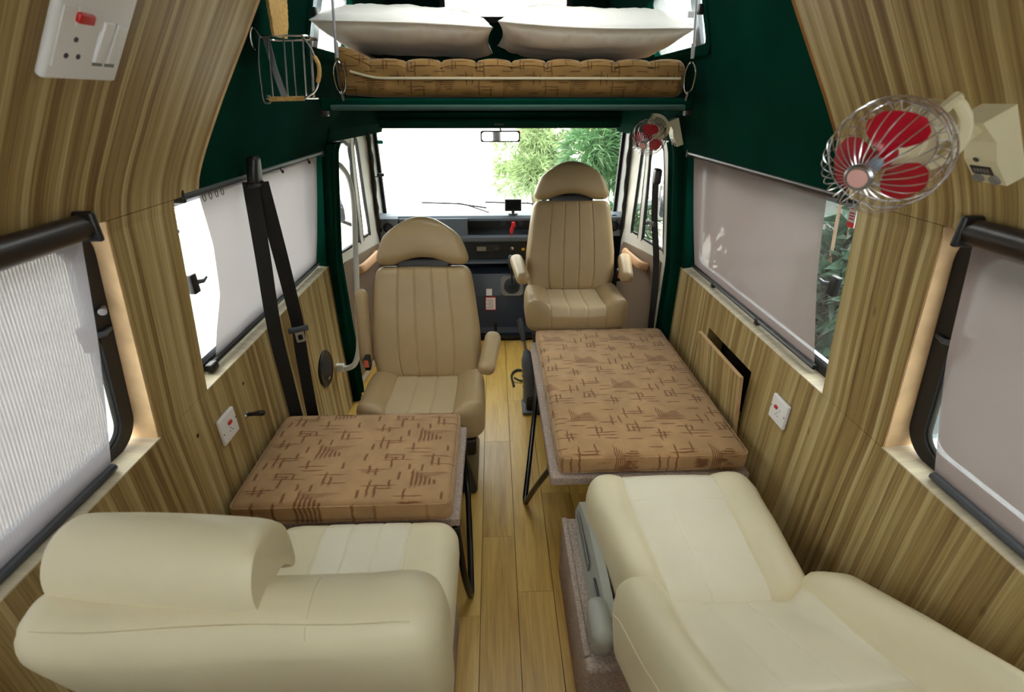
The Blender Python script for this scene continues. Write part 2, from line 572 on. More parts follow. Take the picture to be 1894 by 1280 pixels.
M_SUEDE = print_fabric('printed_brown_suede', lin(172, 137, 97), lin(110, 68, 38), scale=.82)
M_SUEDE2 = print_fabric('printed_brown_suede_turned', lin(174, 140, 102), lin(116, 74, 44), scale=.82, rot=math.radians(90))
M_MATTR = print_fabric('mattress_ticking', lin(122, 92, 50), lin(76, 50, 24), scale=1.15, upright=True)
M_BLACK = plain('black_plastic', lin(22, 22, 24), .4)
M_RUBBER = plain('black_rubber', lin(16, 16, 18), .6)
M_TUBE = plain('black_enamel_tube', lin(14, 15, 18), .28)
M_BROWNTUBE = plain('dark_brown_cassette', lin(36, 26, 24), .35)
M_DGREY = plain('dark_grey_plastic', lin(62, 66, 72), .45)
M_DASH = plain('slate_dashboard', lin(92, 102, 114), .45, bump=.15, bscale=500)
M_POD = plain('pale_slate_plastic', lin(132, 142, 154), .45)
M_DASHDK = plain('dark_dash_recess', lin(24, 30, 36), .5)
M_ENGINE = plain('blue_black_vinyl', lin(40, 50, 66), .3, bump=.1, bscale=300)
M_BOOT = plain('grey_rubber_boot', lin(88, 94, 102), .5)
M_GREYPL = plain('pale_grey_plastic', lin(164, 166, 158), .4)
M_WHITE = plain('white_plastic', lin(232, 232, 234), .35)
M_WMETAL = plain('white_enamel', lin(222, 222, 216), .3)
M_DOORM = plain('cream_door_metal', lin(208, 204, 194), .38)
M_DOORTRIM = plain('brown_door_card', lin(122, 104, 86), .6, bump=.2, bscale=260, var=.06)
M_PULL = plain('tan_wood_pull', lin(206, 160, 118), .45)
M_CHROME = plain('chrome', lin(220, 220, 224), .12, 1.0)
M_WIRE = plain('bright_wire', lin(214, 214, 220), .22, .85)
M_STEEL = plain('brushed_steel', lin(170, 172, 176), .35, 1.0)
M_SASH = plain('aluminium_sash', lin(150, 160, 166), .35, .7)
M_IVORY = plain('ivory_plastic', lin(226, 218, 186), .4)
M_RED = plain('red_plastic', lin(178, 14, 40), .3)
M_REDSW = plain('red_neon_switch', lin(190, 36, 34), .4)
M_GREYKNOB = plain('grey_knob', lin(126, 124, 122), .5)
M_PINK = plain('pink_badge', lin(232, 180, 176), .4)
M_WEBBING = plain('black_webbing', lin(20, 19, 20), .8, bump=.5, bscale=700)
M_PILLOW = plain('white_satin_pillow', lin(246, 243, 237), .45, bump=.05, bscale=60)
M_WICKER = plain('wicker', lin(196, 158, 92), .6, bump=.6, bscale=240, var=.2, vscale=120)
M_ZIP = plain('pale_zip', lin(190, 178, 150), .5)
M_CORD = plain('white_cord', lin(150, 150, 154), .5, bump=.5, bscale=400)
M_GLASS = thin_glass('window_glass')
M_GLASSH = thin_glass('dusty_glass', haze=.10)
M_BLINDL = blind_mat('white_blind_weave', lin(172, 167, 170), .045, .10)
M_BLINDR = blind_mat('ribbed_blind_weave', lin(170, 167, 175), .045, .09, rib=42)
M_BLIND_SHADED = blind_mat('shaded_blind_weave', lin(146, 132, 128), .15, .22)  # white weave darkened; shade of the wall and trees behind put into colour
M_PAPER = plain('sticker_paper', lin(236, 232, 234), .6)
M_STRED = plain('sticker_red', lin(214, 30, 44), .5)
M_BLUEDOT = plain('sticker_blue', lin(70, 130, 200), .5)
M_INK = plain('ink', lin(60, 60, 70), .6)
M_SCREEN = plain('black_screen', lin(6, 6, 8), .5, spec=.1)
M_TEAL = plain('teal_film', lin(20, 178, 160), .3)
M_MIRROR = plain('mirror_glass', lin(210, 212, 212), .04, 1.0)
M_ORANGE = plain('orange_button', lin(226, 110, 80), .4)
# ================================================================ STRUCTURE
PRZ = [0, .5, .88, 1.44, 1.49, 1.52, 1.56, 1.60, 1.65, 1.70, 1.76, 1.83, 1.91, 2.05, 2.2, 2.3, 2.35]
PRW = [.955, .96, .958, .885, .872, .859, .837, .813, .781, .749, .708, .660, .606, .51, .37, .22, .0]
PFZ = [0, .5, .88, 1.44, 1.5, 1.7, 1.9, 2.1, 2.25, 2.37, 2.43, 2.45]
PFW = [.955, .96, .958, .885, .87, .80, .75, .69, .60, .45, .25, .0]
def wr(z): return interp(z, PRZ, PRW)
def wf(z): return interp(z, PFZ, PFW)

def prof_pt(side, z, fw, d):
    """point of the cross-section at height z pushed outwards by d"""
    e = .004
    a, b_ = fw(z - e), fw(z + e)
    if z + e > 2.449:
        b_ = fw(2.4499)
    t = Vector((b_ - a, 0, 2 * e)).normalized()
    n = Vector((t.z, 0, -t.x))
    return Vector((XC + side * (fw(z) + n.x * d), 0, z + n.z * d))

def shell(side, ys, zs, fw, d0, d1, skip=lambda y, z: False):
    ny, nz = len(ys), len(zs)
    V, Fc = [], []
    P0 = [prof_pt(side, z, fw, d0) for z in zs]
    P1 = [prof_pt(side, z, fw, d1) for z in zs]
    for P in (P0, P1):
        for j in range(nz):
            for i in range(ny):
                V.append(Vector((P[j].x, ys[i], P[j].z)))
    Nn = ny * nz
    on = {}
    for j in range(nz - 1):
        for i in range(ny - 1):
            on[(i, j)] = not skip((ys[i] + ys[i + 1]) / 2, (zs[j] + zs[j + 1]) / 2)
    for (i, j), v in on.items():
        if not v:
            continue
        a, b_, c, d = j * ny + i, j * ny + i + 1, (j + 1) * ny + i + 1, (j + 1) * ny + i
        Fc.append((a, b_, c, d)); Fc.append((a + Nn, d + Nn, c + Nn, b_ + Nn))
        for (di, dj), (p, q) in (((0, -1), (a, b_)), ((1, 0), (b_, c)), ((0, 1), (c, d)), ((-1, 0), (d, a))):
            if not on.get((i + di, j + dj), False):
                Fc.append((p, q, q + Nn, p + Nn))
    used = sorted({k for f in Fc for k in f})
    mp = {k: n for n, k in enumerate(used)}
    return [V[k] for k in used], [tuple(mp[k] for k in f) for f in Fc]

def lins(a, b_, n):
    return [a + (b_ - a) * k / n for k in range(n + 1)]

WZ0, WZ1 = .885, 1.465
YR = -.55
WIN = {-1: ((-.15, 1.080), (1.32, 2.56)), 1: ((-.15, .972), (1.23, 2.46))}
UPF = {-1: 1.43, 1: 1.27}          # front edge of the curved wood liner
LY0 = {-1: 2.18, 1: 2.06}          # rear edge of the loft side windows
LOFTW = (None, 2.75, 1.86, 2.12)   # side windows of the sleeping loft  y1 z0 z1
BP = {-1: 2.585, 1: 2.50}          # front end of the wood lower panel

floor = struct('floor', box(XC - 1.06, XC + 1.06, YR - .05, 3.83, -.06, -.012), M_DGREY)
joints = {0: (1.229, 2.558), -1: (.84, 1.497, 2.153), -2: (1.137, 2.3), 1: (.7, 1.75, 2.9)}
rnd = random.Random(5)
plank_cache = {}
for c in range(-7, 7):
    x0, x1 = .065 + .14 * c, .065 + .14 * (c + 1)
    x0, x1 = max(x0, XC - .955), min(x1, XC + .955)
    js = joints.get(c)
    if js is None:
        s = rnd.uniform(-.2, .6); js = [s, s + 1.2, s + 2.4]
    ed = [YR] + [j for j in js if YR + .1 < j < 3.3] + [3.42]
    for a, b_ in zip(ed[:-1], ed[1:]):
        g = .0005
        V, Fc = box(x0 + g, x1 - g, a + g, b_ - g, -.012, 0)
        for k in range(4, 8):            # tiny eased edge
            V[k].x += .0008 if V[k].x < (x0 + x1) / 2 else -.0008
        obj('plank', (V, Fc), M_FLOOR, floor)

walls = {}
for side, nm in ((-1, 'wall_left'), (1, 'wall_right')):
    (ra, rb_), (fa, fb) = WIN[side]
    up, bp = UPF[side], BP[side]
    ys = sorted({YR, ra, rb_, fa, fb, bp, 2.68, LY0[side], LOFTW[1], 3.46})
    zs = sorted({0, .45, WZ0, 1.2, WZ1, 1.5, 1.6, 1.7, 1.8, LOFTW[2], 2.0, LOFTW[3]})
    def skp(y, z):
        if WZ0 < z < WZ1 and (ra < y < rb_ or fa < y < fb):
            return True
        if y > LY0[side] and y < LOFTW[1] and LOFTW[2] < z < LOFTW[3]:
            return True
        return y > 2.68 and z < 1.5
    W = struct(nm, shell(side, ys, zs, wf, .088, .096, skp), M_SKIN)
    walls[side] = W
    g = .0008
    hole = (1.62, 2.04, .45, .735) if side > 0 else None
    ysl = [YR, bp] if not hole else [YR, hole[0], hole[1], bp]
    zsl = [.0, .45, WZ0 - g] if not hole else [0, .45, hole[3], WZ0 - g]
    obj('lower_panel', shell(side, ysl, zsl, wr, 0, .087, (lambda y, z: hole and hole[0] < y < hole[1] and hole[2] < z < hole[3])), M_WOOD, W)
    obj('pillar_panel', shell(side, [rb_, fa], [WZ0 + g, 1.2, 1.44, WZ1], wr, 0, .087), M_WOOD, W)
    obj('pillar_panel', shell(side, [YR, ra], [WZ0 + g, 1.2, 1.44, WZ1], wr, 0, .087), M_WOOD, W)
    obj('front_post', shell(side, [fb, bp], [WZ0 + g, 1.2, 1.44, WZ1], wr, 0.004, .087), M_GREEN, W)
    zu = [WZ1 + 2 * g] + lins(1.48, 2.05, 22)
    obj('curved_upper_panel', shell(side, lins(YR, up, 6), zu, wr, 0, .010), M_WOOD, W, smooth=True)
    # edge strip of the liner
    ep = [prof_pt(side, z, wr, .004) for z in lins(1.475, 2.05, 22)]
    obj('liner_edge', tube([Vector((p.x, up + .003, p.z)) for p in ep], .0075, 6), M_EDGE if side > 0 else M_RAW, W, smooth=True)
    # felt lining above the windows, with the loft window left open
    yg = sorted({up - .05, 1.6, LY0[side], LOFTW[1], 3.0, 3.45})
    zg = sorted({WZ1 + .003, 1.5, 1.6, 1.7, 1.8, LOFTW[2], 1.95, 2.05, LOFTW[3]})
    obj('felt_lining', shell(side, yg, zg, wf, .0, .086, lambda y, z: (LY0[side] < y < LOFTW[1] and LOFTW[2] < z < LOFTW[3]) or (y > 2.75 and z < 1.5)), M_GREEN, W, smooth=True)
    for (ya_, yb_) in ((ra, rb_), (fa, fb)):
        obj('window_sill', shell(side, [ya_ + .001, yb_ - .001], [WZ0 - .0006, WZ0 + .0035], wr, -.001, .086), M_SILL_LIT, W)
    # raw timber lining of the rear window jamb
    fw = lambda z: wr(z) + .002
    obj('window_jamb', shell(side, [rb_ - .006, rb_ - .0005], [WZ0 + .002, 1.2, 1.44, WZ1 - .002], fw, .0, .084), M_RAW, W)
    # felt covered post behind the cab door, with soft folds
    def post(side=side, bp=bp):
        V, Fc = [], []
        zz = lins(0.0, 1.50, 30); yy = lins(bp + .002, bp + .15, 16)
        for z in zz:
            for k, y in enumerate(yy):
                q = k / 16
                fold = .010 * math.sin(q * 19 + .6 * math.sin(z * 3)) * (1 - .5 * z) + .012 * math.sin(q * 7 + 1)
                inw = .018 + fold + .02 * math.sin(math.pi * q)
                V.append(Vector((XC + side * (wr(z) - inw), y, z)))
        n = len(V)
        for z in zz:
            for k, y in enumerate(yy):
                V.append(Vector((XC + side * (wr(z) + .05), y, z)))
        for j in range(30):
            for k in range(16):
                a = j * 17 + k
                Fc.append((a, a + 1, a + 18, a + 17)); Fc.append((n + a, n + a + 17, n + a + 18, n + a + 1))
        for j in range(30):
            for k in (0, 16):
                a = j * 17 + k
                Fc.append((a, a + 17, a + 17 + n, a + n))
        for k in range(16):
            for j in (0, 30):
                a = j * 17 + k
                Fc.append((a, a + 1, a + 1 + n, a + n))
        return V, Fc
    obj('felt_post', post(), M_GREEN, W, smooth=True)
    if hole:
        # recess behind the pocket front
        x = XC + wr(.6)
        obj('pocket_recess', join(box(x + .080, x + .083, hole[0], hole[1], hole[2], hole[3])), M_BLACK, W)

# pocket front leaning out of the right wall
x0 = XC + wr(.6)
def pocket():
    y0, y1, za, zb = 1.605, 2.03, .425, .72
    V = []
    for (z, dx) in ((za, .0), (zb, .034)):
        for xo in (0, .014):
            for y in (y0, y1):
                V.append(Vector((x0 - .004 - dx - xo + .0, y, z)))
    return V, [(0, 1, 3, 2), (4, 6, 7, 5), (0, 4, 5, 1), (2, 3, 7, 6), (0, 2, 6, 4), (1, 5, 7, 3)]
pk = root('wall_pocket', (x0, 1.82, .425), 'striped wooden pocket front leaning out of the wall beside the long cushion', 'wall pocket')
obj('pocket_front', pocket(), M_WOOD, pk, world=True)
obj('top_edge', box(x0 - .0532, x0 - .0375, 1.605, 2.03, .7195, .7225), M_RAW, pk, world=True)
V, Fc = box(0, 1, 0, 1, 0, 1)
obj('end_edge', ([Vector((x0 - .0185, 1.603, .425)), Vector((x0 - .0035, 1.603, .425)), Vector((x0 - .0525, 1.603, .72)), Vector((x0 - .0375, 1.603, .72)),
                  Vector((x0 - .0185, 1.605, .425)), Vector((x0 - .0035, 1.605, .425)), Vector((x0 - .0525, 1.605, .72)), Vector((x0 - .0375, 1.605, .72))],
                 [(0, 1, 3, 2), (4, 6, 7, 5), (0, 4, 5, 1), (2, 3, 7, 6), (0, 2, 6, 4), (1, 5, 7, 3)]), M_RAW, pk, world=True)

# ceiling: wooden liner at the back, felt at the front
SKY = lambda x, y: abs(x - XC) < .40 and 1.52 < y < 2.10
def vault(ys, fw, ztop, d0, d1, z0, skip=lambda x, y: False):
    zs = lins(z0, ztop - .01, 14)
    pts = [(-1, z) for z in zs] + [(1, z) for z in reversed(zs)]
    V, Fc = [], []
    for d in (d0, d1):
        for s, z in pts:
            p = prof_pt(s, z, fw, d)
            for y in ys:
                V.append(Vector((p.x, y, p.z)))
    n, ny = len(pts) * len(ys), len(ys)
    for j in range(len(pts) - 1):
        for i in range(ny - 1):
            a = j * ny + i
            if skip((V[a].x + V[a + ny].x) / 2, (ys[i] + ys[i + 1]) / 2):
                continue
            Fc.append((a, a + 1, a + 1 + ny, a + ny)); Fc.append((n + a, n + a + ny, n + a + 1 + ny, n + a + 1))
    for j in range(len(pts) - 1):
        for i in (0, ny - 1):
            a = j * ny + i
            Fc.append((a, a + ny, a + ny + n, a + n))
    return V, Fc
ceiling = struct('ceiling', vault([YR, 1.3, 1.52, 2.10, 3.5], wf, 2.45, .082, .096, 2.115, SKY), M_SKIN)
obj('wood_liner', vault([YR, 1.27], wr, 2.35, 0, .010, 2.05), M_WOOD, ceiling, smooth=True)
obj('felt_headliner', vault([1.27, 1.52, 2.10, 3.45], wf, 2.45, 0, .07, 2.115, SKY), M_GREEN, ceiling, smooth=True)
hatch = struct('window_9', ring(rrect(XC - .47, XC + .47, 1.505, 2.115, .03), rrect(XC - .40, XC + .40, 1.55, 2.07, .03), 2.36, 2.55, lambda s, t, n: Vector((s, t, n))), M_WHITE)
obj('pane', plate(rrect(XC - .41, XC + .41, 1.54, 2.08, .03), [], 2.535, 2.54, lambda s, t, n: Vector((s, t, n))), M_GLASSH, hatch)
# felt closing the step between liner and felt, facing forward
def step_ring(y0, y1):
    zs = lins(1.47, 2.34, 24)
    A = [prof_pt(-1, z, wr, .011) for z in zs] + [prof_pt(1, z, wr, .011) for z in reversed(zs)]
    zf = lins(1.47, 2.44, 24)
    B = [prof_pt(-1, z, wf, .08) for z in zf] + [prof_pt(1, z, wf, .08) for z in reversed(zf)]
    V, Fc = [], []
    for y in (y0, y1):
        V += [Vector((p.x, y, p.z)) for p in A] + [Vector((p.x, y, p.z)) for p in B]
    n = len(A)
    for k in range(n - 1):
        for o in (0, 2 * n):
            Fc.append((o + k, o + k + 1, o + n + k + 1, o + n + k))
    return V, Fc
obj('liner_closing', step_ring(1.20, 1.205), M_GREEN, ceiling)

# front wall of the loft with its window
FY = 3.44
zc_ = lins(1.60, 2.44, 26)
outl = [(XC - wf(z) - .08, z) for z in zc_] + [(XC + wf(z) + .08, z) for z in reversed(zc_)]
wfm = lambda s, t, n: Vector((s, FY + n, t))
FWH = rrect(-.285, .46, 2.115, 2.33, .05)
wall_front = struct('wall_front', plate(outl, [FWH], 0, .06, wfm), M_GREEN)
w5 = struct('window_5', ring(rrect(-.30, .475, 2.10, 2.345, .055), rrect(-.27, .445, 2.13, 2.315, .045), -.012, .03, wfm), M_RUBBER)
obj('pane', plate(rrect(-.275, .45, 2.125, 2.32, .045), [], .008, .013, wfm), M_GLASSH, w5)

# side windows ------------------------------------------------------------
def wmap(side, fw):
    def mp(y, z, n):
        p = prof_pt(side, z, fw, n)
        return Vector((p.x, y, p.z))
    return mp

def latch(parent, side, y, z, fw, d):
    mp = wmap(side, fw)
    c = mp(y, z, d)
    inn = -side
    b1 = xf(rbox(.010, .016, .030, .004, (1, 1, 1), rs=2), Matrix.Translation(c + Vector((inn * .006, 0, 0))))
    obj('latch', b1, M_BLACK, parent, smooth=True, world=True)
    b2 = tube([c + Vector((inn * .012, .012, .002)), c + Vector((inn * .022, .028, .0)), c + Vector((inn * .020, .052, .004))], [.008, .007, .005], 6)
    obj('latch_lever', b2, M_DGREY, parent, smooth=True, world=True)

wn = 0
for side in (-1, 1):
    for which, (a, b_) in enumerate(WIN[side]):
        wn += 1
        fw = wr
        mp0 = wmap(side, fw)
        # the rear frames stand further in, most so at the top
        mp = mp0 if which else (lambda y, z, n, mp0=mp0: mp0(y, z, n - .004 - .018 * (z - WZ0) / .58))
        ew = .028 if which else .044
        o_, i_ = rrect(a + .002, b_ - .007, WZ0 + .002, WZ1 - .002, .075, 7), rrect(a + ew, b_ - ew - .006, WZ0 + .034, WZ1 - .032, .055, 7)
        w_ = struct('window_%d' % wn, ring(o_, i_, .056, .085, mp), M_RUBBER, smooth=True)
        i2 = rrect(a + ew + .014, b_ - ew - .020, WZ0 + .048, WZ1 - .046, .045, 7)
        obj('sash', ring(i_, i2, .064, .078, mp), M_SASH, w_)
        obj('pane', plate(i2, [], .070, .074, mp), M_GLASS, w_)
        if which == 0:
            latch(w_, side, b_ - .070, 1.21, fw, .058)
        else:
            latch(w_, side, a + .11, 1.19, fw, .058)

# loft side windows
for side, n in ((-1, 6), (1, 7)):
    mp = wmap(side, wf)
    y0, y1, z0, z1 = (LY0[side],) + LOFTW[1:]
    w_ = struct('window_%d' % n, ring(rrect(y0 - .012, y1 + .012, z0 - .012, z1 + .012, .03), rrect(y0 + .022, y1 - .022, z0 + .022, z1 - .022, .02), -.008, .045, mp), M_GREEN)
    obj('pane', plate(rrect(y0 + .015, y1 - .015, z0 + .015, z1 - .015, .02), [], .02, .024, mp), M_GLASSH, w_)
    obj('sliding_rail', ring(rrect(y0 + .11, y0 + .16, z0 + .02, z1 - .02, .005, 2), rrect(y0 + .115, y0 + .155, z0 + .025, z1 - .025, .003, 2), .005, .02, mp), M_SASH, w_)
    obj('sliding_stile', plate(rrect(y0 + .10, y0 + .15, z0 + .02, z1 - .02, .005, 2), [], .004, .018, mp), M_SASH, w_)
    p = mp(y0 + .022, 1.99, -.012)
    obj('catch', rb(p.x, p.y, p.z, .012, .012, .016, .004), M_BLACK, w_, smooth=True)

# ---------------------------------------------------------------- cab shell
def cabw(y, z):
    return wr(min(z, 1.488)) - .10 * max(0, y - 2.6)
def cmap(side):
    return lambda y, z, n: Vector((XC + side * (cabw(y, z) + n), y, z))
for side, n in ((-1, 1), (1, 2)):
    mp = cmap(side)
    y0 = 2.70
    outer = [(y0, .02), (3.46, .02), (3.46, .80), (3.215, 1.515), (y0, 1.515)]
    def dense(P):
        out = []
        for i in range(len(P)):
            a, b_ = Vector(P[i]), Vector(P[(i + 1) % len(P)])
            k = max(1, int((b_ - a).length / .08))
            out += [tuple(a.lerp(b_, q / k)) for q in range(k)]
        return out
    h1 = catmull([(v[0], v[1], 0) for v in [(y0 + .055, 1.46), (2.92, 1.475), (2.945, 1.455), (3.085, .91), (3.06, .888), (y0 + .075, .898), (y0 + .05, .93)]], 4, True)
    h2 = catmull([(v[0], v[1], 0) for v in [(2.995, 1.462), (3.06, 1.462), (3.13, 1.30), (3.285, .91), (3.255, .886), (3.165, .89), (3.145, .915)]], 4, True)
    h1 = [(p.x, p.y) for p in h1]; h2 = [(p.x, p.y) for p in h2]
    d = struct('door_%d' % n, plate(dense(outer), [h1, h2], 0, .014, mp), M_DOORM)
    def inset(h, k):
        cx = sum(p[0] for p in h) / len(h); cy = sum(p[1] for p in h) / len(h)
        return [(p[0] + (cx - p[0]) * min(.5, k / max(.02, math.hypot(p[0] - cx, p[1] - cy))), p[1] + (cy - p[1]) * min(.5, k / max(.02, math.hypot(p[0] - cx, p[1] - cy)))) for p in h]
    for h in (h1, h2):
        obj('window_seal', ring(h, inset(h, .014), -.002, .016, mp), M_RUBBER, d)
        obj('window_pane', plate(inset(h, .010), [], .006, .009, mp), M_GLASS, d)
    obj('door_shell', plate(dense([(y0, .0), (3.46, .0), (3.46, .80), (y0, .84)]), [], .0145, .055, mp), M_DOORM, d)
    card = [(y0 + .035, .08), (3.42, .08), (3.42, .74), (3.38, .79), (2.80, .84), (y0 + .05, .83)]
    cd_ = obj('door_card', plate(dense(card), [], -.012, .002, mp), M_DOORTRIM, d)
    # pull handle
    def pm(y, z, nn): return mp(y, z, nn)
    pts = [pm(3.27, .745, -.012), pm(3.25, .755, -.045), pm(3.15, .76, -.055), pm(3.0, .758, -.055), pm(2.93, .755, -.045), pm(2.91, .75, -.012)]
    obj('pull_handle', tube(catmull(pts, 4), .019, 8, sx=1.0, sy=1.5), M_PULL, d, smooth=True)
    if side < 0:
        obj('lock_plate', rb(mp(y0 + .015, .62, 0).x, y0 + .015, .62, .004, .008, .02, .002), M_BLACK, d)
    # front pillar and the panel under it
    def tri():
        V = [mp(3.46, .78, -.004), mp(3.205, 1.53, -.004), Vector((XC + side * .83, 3.47, 1.55)), Vector((XC + side * .895, 3.80, .88)), mp(3.46, .02, 0), Vector((XC + side * .88, 3.80, .0))]
        W_ = [v + Vector((side * .04, .0, 0)) for v in V]
        return V + W_, [(0, 1, 2, 3), (4, 0, 3, 5), (6, 7, 8, 9), (10, 6, 9, 11), (1, 2, 8, 7), (0, 1, 7, 6), (2, 3, 9, 8), (4, 0, 6, 10), (3, 5, 11, 9), (4, 5, 11, 10)]
    tr = struct('trim_%d' % n, tri(), M_BLACK)
    obj('curtain_edge', tube(catmull([mp(3.20, 1.52, -.012), mp(3.27, 1.35, -.016), mp(3.35, 1.12, -.014), mp(3.42, .95, -.012), mp(3.47, .86, -.01)], 5), [.012 + .004 * math.sin(k * 1.7) for k in range(21)], 7), M_RUBBER, tr, smooth=True)
    # felt header above the door
    hv = []
    for y in (2.60, 3.47):
        for (dx, z) in ((-.012, 1.505), (-.030, 1.56), (-.035, 1.64), (.09, 1.64), (.06, 1.505)):
            hv.append(Vector((XC + side * (cabw(y, 1.488) + dx), y, z)))
    obj('door_header', (hv, [(0, 1, 2, 3, 4), (9, 8, 7, 6, 5)] + [(i, (i + 1) % 5, (i + 1) % 5 + 5, i + 5) for i in range(5)]), M_GREEN, walls[side])

# header over the windscreen
beam = struct('trim_3', extrude_x([(3.40, 1.535), (3.38, 1.56), (3.36, 1.62), (3.47, 1.66), (3.52, 1.60), (3.50, 1.535)], XC - .86, XC + .86), M_GREEN)
obj('header_roll', tube([(XC - .84, 3.365, 1.575), (XC + .84, 3.365, 1.575)], .018, 10), M_GREEN, beam, smooth=True)

# windscreen
def wsm(s, t, n):
    k = (t - .86) / (1.55 - .86)
    return Vector((s, 3.80 + (3.47 - 3.80) * k + n, t))
wo = [(XC - .905, .87), (XC + .905, .87), (XC + .842, 1.55), (XC - .842, 1.55)]
wi = [(XC - .87, .90), (XC + .87, .90), (XC + .812, 1.525), (XC - .812, 1.525)]
w8 = struct('window_8', ring(wo, wi, -.01, .02, wsm), M_RUBBER)
obj('pane', plate(wi, [], .004, .010, wsm), M_GLASS, w8)

# bulkhead under the dashboard
firewall = struct('wall_bulkhead', box(XC - .90, XC + .90, 3.80, 3.84, -.05, .88), M_ENGINE)

# rear doors behind the camera: solid below, glazed above
zc_ = lins(0, 2.44, 40)
outl = [(XC - wf(z) - .09, z) for z in zc_] + [(XC + wf(z) + .09, z) for z in reversed(zc_)]
rwm = lambda s, t, n: Vector((s, YR - n, t))
RH = [rrect(XC - .72, XC - .05, 1.40, 1.76, .06), rrect(XC + .05, XC + .72, 1.40, 1.76, .06)]
wall_rear = struct('wall_rear', plate(outl, RH, 0, .05, rwm), M_DOORTRIM)
obj('lower_panel', plate([(XC - .90, .05), (XC + .90, .05), (XC + .90, .93), (XC - .90, .93)], [], -.012, .0, rwm), M_WOOD, wall_rear)
for k, h in enumerate(RH):
    cx = sum(p[0] for p in h) / len(h); cz = sum(p[1] for p in h) / len(h)
    hi = [(cx + (p[0] - cx) * .95, cz + (p[1] - cz) * .94) for p in h]
    wv_ = struct('window_%d' % (10 + k), ring(h, hi, -.006, .045, rwm), M_RUBBER)
    obj('pane', plate(hi, [], .018, .022, rwm), M_GLASS, wv_)
# ================================================================ SEATS
def groove(x, c, w=.0042):
    return math.exp(-((x - c) / w) ** 2)

